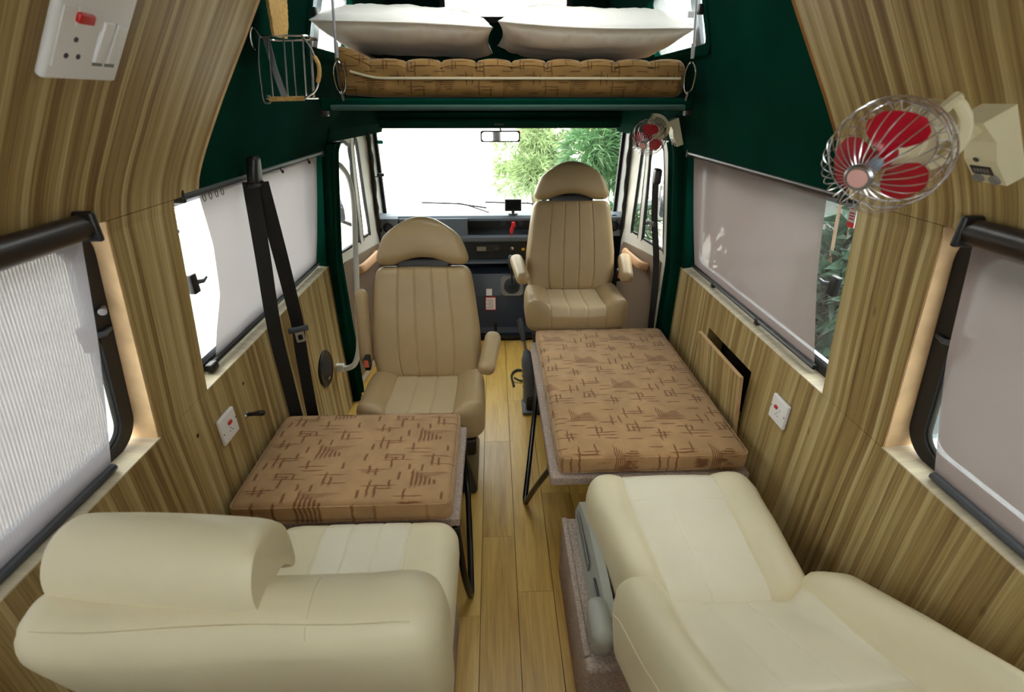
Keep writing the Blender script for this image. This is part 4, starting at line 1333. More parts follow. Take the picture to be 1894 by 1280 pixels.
# ================================================================ BLINDS
def blind(side, y0, y1, edge, m, label, cas_r, cas_m, cas_y, lip=(.020, .046), zb=.915, bar_y=None, bar_m=None, name='roller_blind', cas_z=1.465):
    """edge: list of (z, y) for the free edge near the latch; y0/y1 straight limits"""
    mp = wmap(side, wr)
    R = root(name, mp((y0 + y1) / 2, zb, lip[1]), label, 'blind', 'roller blinds on the side windows')
    zs = lins(zb, 1.468, 24)
    V, Fc = [], []
    ny = 20
    for n0_ in (0, .0012):
        for z in zs:
            n_ = n0_ + lip[1] + (lip[0] - lip[1]) * (z - zb) / (1.468 - zb)
            ya = y0 if not edge or edge[0] != 'rear' else interp(z, [e[0] for e in edge[1]], [e[1] for e in edge[1]])
            yb = y1 if not edge or edge[0] != 'front' else interp(z, [e[0] for e in edge[1]], [e[1] for e in edge[1]])
            for k in range(ny + 1):
                y = ya + (yb - ya) * k / ny
                d = .006 * math.sin(math.pi * (z - zb) / .55) * math.sin(k * .9)
                V.append(mp(y, z, n_ - d * .3 - .006 * math.sin(math.pi * (z - zb) / .55)))
    n = (ny + 1) * len(zs)
    for j in range(len(zs) - 1):
        for k in range(ny):
            a = j * (ny + 1) + k
            Fc.append((a, a + 1, a + ny + 2, a + ny + 1))
    obj('fabric', (V[:n], Fc), m, R, smooth=True, world=True)
    ca, cb_ = cas_y
    c = mp(0, cas_z, lip[0] - cas_r * .55)
    P = [Vector((c.x, y, c.z)) for y in lins(ca, cb_, 4)]
    obj('cassette', tube(P, cas_r, 12), cas_m, R, smooth=True, world=True)
    for y in (ca, cb_):
        obj('end_bracket', rb(c.x, y, c.z, cas_r * 1.15, .007, cas_r * 1.25, .006), M_BLACK, R, smooth=True, world=True)
    ba, bb_ = bar_y or (y0, y1)
    P = [mp(y, zb - .004, lip[1] - .008) for y in lins(ba, bb_, 4)]
    obj('bottom_bar', tube(P, .0095, 8), bar_m or M_DGREY, R, smooth=True, world=True)
    return R, mp

b1, mp = blind(-1, 1.40, 2.53, ('rear', [(.915, 1.475), (1.0, 1.49), (1.12, 1.53), (1.29, 1.52), (1.44, 1.48), (1.47, 1.47)]), M_BLINDL,
               'white roller blind behind the hanging seat belt, pulled down', .015, M_DGREY, (1.36, 2.55), bar_y=(1.44, 2.53), bar_m=M_BLACK)
p = mp(1.425, .908, .034)
obj('bar_end_stop', rb(p.x, p.y, p.z, .014, .020, .014, .007), M_BLACK, b1, smooth=True, world=True)
for y in (2.33, 2.02):
    p = mp(y, 1.452, .0)
    obj('cord_hook', tube(catmull([p + Vector((0, 0, .05)), p + Vector((.004, 0, .01)), p + Vector((.008, .006, -.012)), p + Vector((.012, .002, -.002))], 4), .003, 6), M_BLACK, b1, smooth=True, world=True)
for k in range(4):
    p = mp(1.47 + .035 * k, 1.452, .004)
    obj('ring_hook', tube([p + Vector((0, .007 * math.cos(a), .011 * math.sin(a) - .008)) for a in [2 * math.pi * q / 10 for q in range(10)]], .0012, 5, True), M_BLACK, b1, smooth=True, world=True)
b2, mp = blind(-1, -.12, .93, ('front', [(.90, .948), (1.05, .962), (1.22, .978), (1.47, .995)]), M_BLINDR,
               'ribbed white roller blind on the window beside the cream roll', .024, M_BROWNTUBE, (-.14, .985), zb=.905, bar_y=(-.10, .945), bar_m=M_DGREY, lip=(-.006, .034), cas_z=1.480)
b3, mp = blind(1, 1.32, 2.42, ('rear', [(.90, 1.355), (1.2, 1.385), (1.47, 1.395)]), M_BLIND_SHADED,
               'roller blind coloured greyish mauve for the shade behind it, above the wall pocket, leaves showing through', .015, M_BROWNTUBE, (1.30, 2.44), bar_y=(1.34, 2.42), bar_m=M_BLACK)
for y in (1.72, 2.15):
    p = mp(y, .905, .036)
    obj('bar_catch', rb(p.x, p.y, p.z, .010, .010, .014, .004), M_BLACK, b3, smooth=True, world=True)
b4, mp = blind(1, -.12, .86, ('front', [(.90, .850), (1.2, .885), (1.47, .892)]), M_BLIND_SHADED,
               'roller blind coloured greyish mauve for the shade behind it, at the right edge, below the large fan', .024, M_BROWNTUBE, (-.14, .885), zb=.905, bar_y=(-.10, .845), bar_m=M_DGREY, lip=(-.006, .034), cas_z=1.480)

# stickers on the glass
mpl, mpr = wmap(-1, wr), wmap(1, wr)
st = obj('window_sticker', plate(rrect(1.325, 1.355, 1.365, 1.425, .003, 2), [], .066, .068, mpr), M_PAPER)
tag(st, 'white and red sticker on the glass below the large fan', 'sticker')
obj('red_band', plate(rrect(1.3255, 1.3545, 1.366, 1.380, .002, 2), [], .0645, .0658, mpr), M_STRED, st)
obj('red_band', plate(rrect(1.3255, 1.3545, 1.416, 1.4245, .002, 2), [], .0645, .0658, mpr), M_STRED, st)
for k in range(3):
    obj('text_line', plate([(1.330, 1.388 + .008 * k), (1.350, 1.388 + .008 * k), (1.350, 1.391 + .008 * k), (1.330, 1.391 + .008 * k)], [], .0645, .0656, mpr), M_STRED, st)
st2 = obj('window_sticker', plate(rrect(1.40, 1.45, 1.33, 1.43, .003, 2), [], .0695, .0699, mpl), thin_glass('clear_film', haze=.25))
tag(st2, 'clear sticker with fine print on the glass beside the seat belt window', 'sticker')
for k in range(5):
    obj('text_line', plate([(1.405, 1.375 + .009 * k), (1.44 - .006 * (k % 2), 1.375 + .009 * k), (1.44 - .006 * (k % 2), 1.377 + .009 * k), (1.405, 1.377 + .009 * k)], [], .0685, .0692, mpl), M_INK, st2)
for y in (1.412, 1.434):
    obj('blue_mark', plate(rrect(y - .005, y + .005, 1.342, 1.352, .001, 2), [], .0685, .0692, mpl), M_BLUEDOT, st2)

# ================================================================ PLATES, HOOK, SPEAKER
def wall_frame(side, y, z, fw=wr):
    """right-handed frame: x to the viewer's right, y up the wall, z out of the wall"""
    e = .02
    a, b_ = prof_pt(side, z - e, fw, 0), prof_pt(side, z + e, fw, 0)
    t = (b_ - a).normalized()
    ex = Vector((0, -side, 0))
    n = ex.cross(t)
    c = prof_pt(side, z, fw, 0)
    return frame(Vector((c.x, y, c.z)), ex, t, n)

def socket(side, y, z, w_, h_, label, name='switch_plate'):
    Mw = wall_frame(side, y, z)
    R = root(name, Mw.translation, label, 'wall plate', 'white wall plates')
    P = lambda nm, vf, m, par=R, sm=False: _wp(nm, xf(vf, Mw), m, par, R, sm)
    p = P('plate', fn(rbox(w_ / 2, h_ / 2, .007, .0065, (3, 3, 1)), lambda v: v + Vector((0, 0, .007))), M_WHITE, sm=True)
    return R, P, p
def _wp(nm, vf, m, par, R, sm=False):
    o = obj(nm, vf, m, par, smooth=sm)
    o.data.transform(ROOTM[R.name].inverted())
    return o
def disc(x, y, z, r, h=.0008, seg=14):
    return xf(lathe([(r, 0), (r, h)], seg), Matrix.Translation((x, y, z)))
def flat(x, y, z, hx, hy, h=.0012):
    return box(x - hx, x + hx, y - hy, y + hy, z, z + h)

R, P, p = socket(-1, 1.352, .724, .098, .098, 'white square wall plate with a red switch beside the black wall knob')
P('red_switch', fn(rbox(.010, .006, .004, .003, (1, 1, 1), rs=2), lambda v: v + Vector((.004, .012, .0155))), M_REDSW, p, True)
for x, y in ((-.006, -.016), (.008, -.018), (.001, -.008)):
    P('socket_hole', disc(x, y, .0141, .0018), M_INK, p)
for x in (-.042, .042):
    P('screw', disc(x, -.006 if x < 0 else .006, .0141, .0025), M_INK, p)
R, P, p = socket(1, 1.387, .712, .098, .098, 'white square wall plate with a red switch on the right wall')
P('red_switch', fn(rbox(.009, .006, .004, .003, (1, 1, 1), rs=2), lambda v: v + Vector((-.012, .010, .0155))), M_REDSW, p, True)
P('rocker', fn(rbox(.008, .006, .003, .002, (1, 1, 1), rs=2), lambda v: v + Vector((.008, .008, .0150))), M_WHITE, p, True)
for x, y in ((-.006, -.016), (.006, -.018), (0, -.008)):
    P('socket_hole', disc(x, y, .0141, .0018), M_INK, p)
for x in (-.042, .042):
    P('screw', disc(x, 0, .0141, .0025), M_INK, p)
# large plate at the top left, two rows of modules
R, P, p = socket(-1, .920, 1.826, .158, .225, 'large white socket plate with two rockers on the curved wood, top left')
P('module_blank', flat(-.036, .058, .0141, .032, .036, .0014), M_WHITE, p)
P('module_blank', flat(.036, .058, .0141, .032, .036, .0014), M_WHITE, p)
sm = P('socket_module', flat(-.036, -.045, .0141, .034, .045, .0018), M_WHITE, p)
P('red_switch', fn(rbox(.016, .008, .005, .004, (1, 1, 1), rs=2), lambda v: v + Vector((-.030, -.012, .0175))), M_REDSW, p, True)
P('switch_surround', flat(-.018, -.012, .0155, .026, .014, .0016), M_WHITE, p)
for x, y in ((-.036, -.046), (-.048, -.072), (-.024, -.072)):
    P('socket_hole', disc(x, y, .0158, .0042), M_INK, p)
for x in (.022, .050):
    P('rocker', fn(rbox(.0110, .034, .003, .002, (1, 2, 1), rs=2), lambda v, x=x: v + Vector((x, -.045, .0160 + v.y * .04))), M_WHITE, p, True)
    P('rocker_gap', flat(x, -.0825, .0141, .0110, .0025, .0012), M_GREYKNOB, p)

# wall knob
Mw = wall_frame(-1, 1.475, .682)
kb = root('coat_hook', Mw.translation, 'small black knob on a chrome collar beside the left white plate', 'knob')
_wp('collar', xf(lathe([(.014, 0), (.014, .005), (.010, .009)], 16), Mw), M_CHROME, kb, kb, True)
_wp('handle', xf(lathe([(.007, .006), (.0075, .03), (.010, .052), (.011, .062), (.008, .070), (.003, .072)], 14), Mw @ Matrix.Rotation(-.12, 4, 'X')), M_BLACK, kb, kb, True)
# two blind holes in the lower panel
for y, z in ((1.214, .79), (1.515, .79)):
    Mw = wall_frame(-1, y, z)
    o = obj('screw_hole', xf(lathe([(.006, -.004), (.0065, .0006), (.004, .0008)], 12), Mw), M_BLACK, walls[-1], smooth=True)
# hook on the rear left jamb
hk = obj('blind_hook', tube([(-.905, 1.065, 1.278), (-.895, 1.05, 1.275), (-.885, 1.035, 1.272)], [.004, .008, .009], 8), M_STEEL, smooth=True)
tag(hk, 'tiny grey peg on the rear left window jamb', 'hook')
# speaker
Mw = wall_frame(-1, 2.262, .425)
sp = root('wall_speaker', Mw.translation, 'round black loudspeaker set low in the left wall', 'speaker')
_wp('rim', xf(lathe([(.098, 0), (.099, .008), (.090, .013), (.082, .010)], 32), Mw), M_BLACK, sp, sp, True)
_wp('grille', xf(lathe([(.083, .006), (.060, .012), (.030, .015), (.004, .0155)], 28), Mw), plain('speaker_mesh', lin(26, 26, 28), .6, bump=1.0, bscale=900), sp, sp, True)
_wp('emblem', xf(flat(.0, -.058, .0125, .012, .006, .001), Mw), M_STEEL, sp, sp)

# ================================================================ GRAB RAIL AND SEAT BELTS
gr = root('grab_rail', (-.83, 2.60, .33), 'white tubular grab rail beside the left cab door', 'rail')
P = catmull([(-.865, 2.752, 1.403), (-.84, 2.765, 1.392), (-.815, 2.78, 1.368), (-.795, 2.80, 1.31), (-.786, 2.79, 1.20), (-.785, 2.745, 1.05), (-.785, 2.581, .668), (-.785, 2.500, .475), (-.790, 2.462, .405), (-.808, 2.432, .357), (-.84, 2.426, .335), (-.872, 2.428, .330)], 6)
obj('rail_tube', tube(P, .0155, 12), M_WMETAL, gr, smooth=True, world=True)
obj('rail_foot', rb(-.866, 2.752, 1.403, .006, .018, .035, .004), M_WMETAL, gr, smooth=True, world=True)
obj('rail_foot', rb(-.902, 2.428, .335, .034, .016, .022, .006), M_WMETAL, gr, smooth=True, world=True)

def strap(P, w_, th=.0014, face=(1, 0, 0), twist=None):
    P = [Vector(p) for p in P]
    V, Fc = [], []
    for i, p in enumerate(P):
        a, b_ = P[max(0, i - 1)], P[min(len(P) - 1, i + 1)]
        t = (b_ - a).normalized()
        s = t.cross(Vector(face if twist is None else twist(i / (len(P) - 1)))).normalized()
        n = s.cross(t).normalized()
        for su, sn in ((-1, -1), (1, -1), (1, 1), (-1, 1)):
            V.append(p + s * su * w_ / 2 + n * sn * th)
    for i in range(len(P) - 1):
        for k in range(4):
            l = (k + 1) % 4
            Fc.append((i * 4 + k, i * 4 + l, i * 4 + 4 + l, i * 4 + 4 + k))
    Fc += [(0, 1, 2, 3), tuple(range(len(V) - 4, len(V)))]
    return V, Fc
sb = root('seat_belt', (-.80, 1.70, 1.49), 'black seat belt hanging from the left wall in front of the white blind', 'seat belt')
obj('anchor_cover', fn(rbox(.018, .028, .045, .014, (2, 2, 2)), lambda p: Vector((p.x - .784 + .16 * p.z, p.y * (1 - .25 * (p.z > 0)) + 1.700, p.z + 1.490))), M_BLACK, sb, smooth=True, world=True)
obj('anchor_loop', rb(-.792, 1.705, 1.445, .016, .034, .010, .006), M_BLACK, sb, smooth=True, world=True)
obj('strap', strap(catmull([(-.800, 1.690, 1.455), (-.825, 1.705, 1.2), (-.862, 1.735, .90), (-.876, 1.765, .62), (-.880, 1.78, .30)], 6), .050, face=(.45, -.89, 0)), M_WEBBING, sb, world=True)
obj('strap', strap(catmull([(-.782, 1.722, 1.45), (-.795, 1.775, 1.2), (-.822, 1.85, .95), (-.842, 1.895, .83), (-.862, 1.915, .68), (-.878, 1.93, .40), (-.880, 1.93, .30)], 6), .050, face=(.45, -.89, 0)), M_WEBBING, sb, world=True)
pc = Vector((-.838, 1.885, .835))
fz = Vector((.45, -.89, 0)).normalized(); fy = Vector((-.10, .26, -.96)).normalized() * -1
fx = fy.cross(fz).normalized(); fy = fz.cross(fx)
TF = frame(pc + fz * .012, fx, fy, fz)
tg = obj('buckle_tongue', xf(rbox(.040, .013, .007, .006, (2, 1, 1), rs=2), TF), M_DGREY, sb, smooth=True, world=True)
t2 = obj('tongue_plate', xf(plate(rrect(-.018, .018, -.060, -.008, .006, 3), [rrect(-.009, .009, -.050, -.026, .003, 3)], -.0015, .0015, lambda s, t, n: Vector((s, t, n))), TF), M_STEEL, sb, world=True)

sb2 = root('seat_belt', (.90, 2.66, 1.33), 'black seat belt on the right door post below the small fan', 'seat belt')
obj('anchor_cover', rb(.858, 2.640, 1.335, .018, .030, .040, .014), M_BLACK, sb2, smooth=True, world=True)
obj('strap', strap(catmull([(.856, 2.645, 1.30), (.876, 2.64, 1.1), (.915, 2.625, .85), (.925, 2.60, .50), (.93, 2.58, .20)], 5), .048, face=(-.9, -.4, 0)), M_WEBBING, sb2, world=True)
obj('buckle_tongue', rb(.878, 2.66, 1.085, .012, .034, .014, .006), M_DGREY, sb2, smooth=True, world=True)
obj('tongue_plate', plate(rrect(-.016, .016, -.06, -.005, .006, 3), [rrect(-.008, .008, -.05, -.028, .003, 3)], -.0015, .0015, lambda s, t, n: Vector((.868 + n, 2.675 + s, 1.08 + t))), M_STEEL, sb2, world=True)
# ================================================================ FANS
def fan(base_y, base_z, centre, front, label, fw, R_=.080, name='wall_fan'):
    Mw = wall_frame(1, base_y, base_z, fw)
    R = root(name, Mw.translation, label, 'fan', 'ivory fans with wire cages')
    def P(nm, vf, m, par=None, sm=True, M_=None):
        o = obj(nm, xf(vf, M_) if M_ else vf, m, par or R, smooth=sm)
        o.data.transform(ROOTM[R.name].inverted())
        return o
    A = axis_frame(centre, Vector(front) - Vector(centre))
    # base block: wedge with a sloping lower front
    hw, hh = .030, .062
    prof = [(-hh, 0), (-hh, .030), (-.012, .040), (.020, .036), (hh, .050), (hh, 0)]
    V = [Vector((-hw, t, n)) for t, n in prof] + [Vector((hw, t, n)) for t, n in prof]
    k = len(prof)
    Fc = [tuple(range(k)), tuple(range(2 * k - 1, k - 1, -1))] + [(i, (i + 1) % k, (i + 1) % k + k, i + k) for i in range(k)]
    b = P('base', (V, Fc), M_IVORY, sm=False, M_=Mw)
    BM = Mw @ frame((0, -.037, .0355), (1, 0, 0), Vector((0, .98, .20)).normalized(), Vector((0, -.20, .98)).normalized())
    P('label_plate', flat(-.004, .004, .0, .019, .0085, .0012), M_BLACK, b, False, BM)
    for q in range(5):
        P('label_mark', flat(-.016 + .006 * q, .004, .0012, .0016, .004, .0003), M_GREYKNOB, b, False, BM)
    for q in (-.016, .014):
        P('knob', xf(lathe([(.0095, 0), (.009, .004), (.004, .0045)], 14), Matrix.Translation((q, -.014, 0))), M_GREYKNOB, b, True, BM)
    P('screw', disc(-.004, .028, .001, .005, .0008), M_BLACK, b, False, BM)
    # motor
    P('motor', lathe([(.010, -.150), (.026, -.146), (.036, -.130), (.040, -.105), (.040, -.070), (.036, -.058), (.028, -.052), (.028, -.046)], 24), M_IVORY, M_=A)
    P('motor_collar', lathe([(.043, -.070), (.045, -.066), (.045, -.058), (.042, -.054)], 24), M_IVORY, M_=A)
    P('shaft_housing', lathe([(.018, -.050), (.016, -.030), (.010, -.024), (.008, -.012)], 16), M_IVORY, M_=A)
    # yoke hugging the motor
    inv = A.inverted()
    bt = Mw @ Vector((0, .048, .046))
    bl = inv @ bt
    ang = math.atan2(bl.y, bl.x)
    e1 = Vector((math.cos(ang), math.sin(ang), 0))     # towards the base, seen along the axis
    e2 = Vector((-math.sin(ang), math.cos(ang), 0))
    yk = []
    for q in range(15):
        a = math.radians(-100 + 200 * q / 14)
        yk.append(e2 * .058 * math.sin(a) + e1 * .058 * math.cos(a) + Vector((0, 0, -.098)))
    P('yoke', tube(yk, .010, 8, sx=.85, sy=.5), M_IVORY, M_=A)
    for s in (yk[0], yk[-1]):
        P('pivot_knob', tube([s * .72 + Vector((0, 0, -.098 * .28)), s * 1.0, s * 1.12 + Vector((0, 0, .012))], .008, 8), M_IVORY, M_=A)
        P('cage_stay', tube([s * 1.05, Vector((s.x * 1.0, s.y * 1.0, -.055)), Vector((s.x * .95, s.y * .95, -.040))], .006, 6), M_IVORY, M_=A)
    m_ = yk[7]
    P('arm', tube([A @ m_, (A @ m_).lerp(bt, .5) + Vector((0, 0, .004)), bt, bt + (bt - A @ m_).normalized() * .012], [.010, .011, .013, .013], 8, sx=1.3, sy=.8), M_IVORY)
    # wire cage
    parts = []
    for q in range(30):
        a = 2 * math.pi * q / 30
        d = Vector((math.cos(a), math.sin(a), 0))
        pr = [(.017, .070), (.034, .068), (.058, .055), (.074, .030), (.080, .0), (.078, -.022), (.066, -.036), (.046, -.044)]
        k_ = R_ / .08
        parts.append(tube(catmull([d * r * k_ + Vector((0, 0, z * k_)) for r, z in pr], 3), .0009, 4))
    for r, z in ((.0805, .0), (.0795, -.020), (.046, -.045), (.066, -.037)):
        parts.append(tube([Vector((r * math.cos(2 * math.pi * q / 48), r * math.sin(2 * math.pi * q / 48), z)) for q in range(48)], .0014, 5, True))
    P('wire_cage', join(*parts), M_WIRE, M_=A)
    bd = P('badge', lathe([(.015, .064), (.019, .066), (.020, .071), (.017, .074), (.014, .0735)], 22), M_STEEL, M_=A)
    P('badge_face', lathe([(.014, .072), (.014, .0742), (.004, .0748)], 20), M_PINK, bd, M_=A)
    # blades
    for q in range(3):
        a0 = math.radians(75 + 120 * q)
        V, Fc = [], []
        for i in range(9):
            r = .012 + .058 * i / 8
            wd = interp(i / 8, [0, .25, .6, .85, 1], [.35, .75, .82, .70, .38])
            for j in range(7):
                s_ = (j / 6 - .5) * 2
                a = a0 + s_ * wd
                V.append(Vector((r * math.cos(a), r * math.sin(a), s_ * .010 * (1 - .3 * i / 8) + .004)))
        n = len(V)
        V += [v + Vector((0, 0, .0012)) for v in V]
        for i in range(8):
            for j in range(6):
                f_ = (i * 7 + j, i * 7 + j + 1, i * 7 + j + 8, i * 7 + j + 7)
                Fc.append(f_); Fc.append(tuple(n + z for z in reversed(f_)))
        P('blade', (V, Fc), M_RED, M_=A)
    P('hub', lathe([(.013, -.012), (.014, .010), (.011, .018), (.010, .022)], 16), M_RED, M_=A)
    P('hub_cap', lathe([(.010, .020), (.010, .027), (.006, .030), (.002, .031)], 14), plain('blue_grey_cap', lin(150, 168, 188), .35), M_=A)
    return R

C_ = Vector((.585, .752, 1.622))
t_ = (Vector((0, 0, 1.70)) - C_).normalized()
FRONT = C_ + t_ * math.cos(math.radians(48)) + Vector((-.74, -.10, -.62)).normalized() * math.sin(math.radians(48))
fan(.828, 1.640, (.585, .752, 1.622), FRONT, 'ivory fan with red blades and chrome wire cage on the striped wood wall', wr)
fan(2.52, 1.560, (.735, 2.46, 1.535), (.66, 2.36, 1.475), 'smaller-looking ivory fan with red blade beside the windscreen, under the loft', wf)

# ================================================================ WIRE RACK
wk = root('wire_rack', (-.70, 1.72, 1.69), 'chrome wire holder trimmed with wicker, hanging on the green felt', 'rack')
def wp(nm, vf, m, par=wk, sm=True):
    o = obj(nm, vf, m, par, smooth=sm); o.data.transform(ROOTM[wk.name].inverted()); return o
y0, y1 = 1.68, 1.79
# woven tongue at the back, rising out of the top
def tongue():
    V, Fc = [], []
    zz = lins(1.862, 2.05, 26)
    for n_ in (0, .008):
        for z in zz:
            u = (z - 1.862) / .188
            hw = .050 + .02 * math.sin(math.pi * u)
            for k in range(7):
                s_ = k / 6 - .5
                V.append(Vector((-.640 + .02 * u + n_ + .010 * (s_ * 2) ** 2 + .0015 * ((k + int(u * 26)) % 2), 1.715 + s_ * hw * 2, z)))
    n = 27 * 7
    for j in range(26):
        for k in range(6):
            f_ = (j * 7 + k, j * 7 + k + 1, j * 7 + k + 8, j * 7 + k + 7)
            Fc.append(f_); Fc.append(tuple(n + q for q in reversed(f_)))
    for j in range(26):
        for k in (0, 6):
            a = j * 7 + k
            Fc.append((a, a + 7, a + 7 + n, a + n))
    return V, Fc
wp('wicker_tongue', tongue(), M_WICKER)
back, out_ = -.668, -.548
wp('top_hoop', tube(catmull([(back, y0, 1.86), (out_, y0, 1.862), (out_ + .008, (y0 + y1) / 2, 1.862), (out_, y1, 1.862), (back, y1, 1.86), (back - .004, (y0 + y1) / 2, 1.86)], 5, True), .0030, 6, True), M_WIRE)
for (x, y) in ((back + .02, y0), (back + .065, y0), (out_, y0), (out_ - .015, y1), (back + .05, y1), (out_ + .006, (y0 + y1) / 2)):
    wp('upright', tube([(x, y, 1.862), (x - .020, y, 1.70)], .0026, 6), M_WIRE)
wp('flat_bar', strap([(-.662, 1.70, 1.862), (-.655, 1.70, 1.78), (-.640, 1.70, 1.70)], .018, .0015, face=(0, 1, 0)), M_STEEL, sm=False)
wp('bottom_roll', tube([(back - .012, y0, 1.698), (out_ - .026, y0, 1.700)], .0065, 8), M_WICKER)
wp('bottom_hoop', tube([(back - .02, y0, 1.70), (out_ - .02, y0, 1.70), (out_ - .02, y1, 1.70), (back - .02, y1, 1.70)], .0028, 6, True), M_WIRE)
wp('handle_bow', tube(catmull([(out_, y0 - .002, 1.862), (out_ + .022, y0 - .002, 1.82), (out_ + .030, y0 - .002, 1.77), (out_ + .014, y0 - .002, 1.725), (out_ - .022, y0 - .002, 1.70)], 6), .0032, 6), M_WIRE)
wp('bow_wrap', tube(catmull([(out_ + .024, y0 - .002, 1.812), (out_ + .033, y0 - .002, 1.79), (out_ + .031, y0 - .002, 1.765), (out_ + .022, y0 - .002, 1.742)], 5), [.004] + [.0065] * 14 + [.004], 8), M_WICKER)
wp('back_wire', tube(catmull([(back - .004, y0 - .002, 1.86), (back - .020, y0 - .002, 1.80), (back - .030, y0 - .002, 1.70), (back - .022, y0 - .002, 1.688), (back - .010, y0 - .002, 1.69), (back - .008, y0 - .002, 1.704), (back - .018, y0 - .002, 1.708)], 6), .0026, 6), M_WIRE)
wp('scroll', tube(catmull([(back - .004, y0, 1.862), (back - .016, y0, 1.882), (back - .027, y0, 1.870), (back - .031, y0, 1.84), (back - .024, y0, 1.826)], 5), .0026, 6), M_WIRE)

# ================================================================ SLEEPING LOFT
LY = 2.13
lf = root('loft_platform', (XC, 2.75, 1.655), 'green felt covered bed platform above the cab', 'bed platform')
obj('deck', rb(XC + .015, 2.77, 1.678, .735, .645, .022, .010), M_GREEN, lf, smooth=True, world=True)
obj('front_rail', rb(XC + .02, LY - .0, 1.668, .70, .016, .010, .008), plain('grey_green_felt_rail', lin(46, 74, 66), .9, bump=.4, bscale=300), lf, smooth=True, world=True)
for x in (-.665, .79):
    obj('hinge', rb(x, LY + .02, 1.655, .014, .016, .018, .004), M_BROWNTUBE, lf, smooth=True, world=True)
mt = root('loft_mattress', (.08, 2.73, 1.70), 'brown quilted mattress with a white zip on the loft platform', 'mattress')
seams = [-.60 + .135 * k for k in range(10)]
V, Fc = rbox(.678, .60, .062, .034, (40, 14, 6), ex=[s - .08 for s in seams if abs(s - .08) < .63])
def f(p):
    q = Vector(p)
    top = sstep(.0, .05, q.z)
    g = sum(groove(p.x, s - .08, .006) for s in seams)
    pu = abs(math.sin((p.x + .68) / .135 * math.pi)) ** .6
    q.z += top * (.010 * pu - .005 * g)
    front = sstep(-.54, -.60, q.y)
    q.y += front * (.004 * g * top + .004 * noise.noise(Vector((p.x * 14 + p.z * 25, p.z * 6, 1))))
    lift = .036 * sstep(-.50, -.68, p.x)
    q.z += lift * sstep(-.07, .06, p.z) + lift * .25
    return q + Vector((0, .0, .0645))
mo = obj('mattress_body', ([f(p) for p in V], Fc), M_MATTR, mt, smooth=True, auto=None)
zp = [f(Vector((x, -.60, .004))) + Vector((0, -.0015, 0)) for x in lins(-.62, .655, 40)]
zp = [Vector((p.x, min(p.y, -.600), p.z)) for p in zp]
obj('zip', tube(zp, .0048, 6, sx=.6, sy=1.0), M_ZIP, mo, smooth=True)
for zq in (.040,):
    pp = [f(Vector((x, -.592, zq))) + Vector((0, -.003, .0)) for x in lins(-.64, .65, 50)]
    obj('piping', tube(pp, .0045, 6), M_MATTR, mo, smooth=True)

def pillow(cx, cy, cz, a, b_, h, label, seed, tilt, name='pillow', ry=0.0):
    n = 44
    V, Fc = [], []
    for s in (1, -1):
        for j in range(n + 1):
            for i in range(n + 1):
                u, v = -1 + 2 * i / n, -1 + 2 * j / n
                x = a * u * (1 - .06 * (1 - v * v) * u * u)
                y = b_ * v * (1 - .07 * (1 - u * u) * v * v)
                e = max(0, (1 - u ** 4)) ** .55 * max(0, (1 - v ** 4)) ** .55
                z = h * e
                edge = 1 - e
                wrn = .016 * noise.noise(Vector((u * 11 + seed, v * 3, seed))) * e * edge * 3 + .010 * noise.noise(Vector((u * 3, v * 3, seed + 4))) * e
                z = z + wrn
                if s < 0:
                    z = -z * .66
                V.append(Vector((x, y, z + .012 * math.sin(u * 2 + seed) * .5)))
    m_ = (n + 1) ** 2
    for j in range(n):
        for i in range(n):
            q = j * (n + 1) + i
            Fc.append((q, q + 1, q + n + 2, q + n + 1)); Fc.append((m_ + q, m_ + q + n + 1, m_ + q + n + 2, m_ + q + 1))
    bm_vf = (V, Fc)
    R = root(name, (cx, cy, cz), label, 'pillow', 'white pillows on the loft bed')
    o = obj('pillow_body', xf(bm_vf, Matrix.Rotation(tilt, 4, 'X') @ Matrix.Rotation(ry, 4, 'Y')), M_PILLOW, R, smooth=True, auto=None)
    bm = bmesh.new(); bm.from_mesh(o.data); bmesh.ops.remove_doubles(bm, verts=bm.verts, dist=.0004); bm.to_mesh(o.data); bm.free()
    P = []
    for k in range(81):
        u = -.985 + 1.97 * k / 80
        P.append(Matrix.Rotation(tilt, 4, 'X') @ Matrix.Rotation(ry, 4, 'Y') @ Vector((a * u, -b_ * (1 - .07 * (1 - u * u)) - .001, .012 * math.sin(u * 2 + seed) * .5)))
    obj('edge_seam', tube(P, .0035, 6), M_PILLOW, o, smooth=True)
    return R
pillow(-.333, 2.405, 1.926, .340, .245, .080, 'white satin pillow on the loft bed nearest the wire rack', 1.3, -.10, ry=.035)
pillow(.404, 2.405, 1.926, .380, .245, .092, 'plump white satin pillow on the loft bed above the small fan', 5.1, -.08, ry=.03)

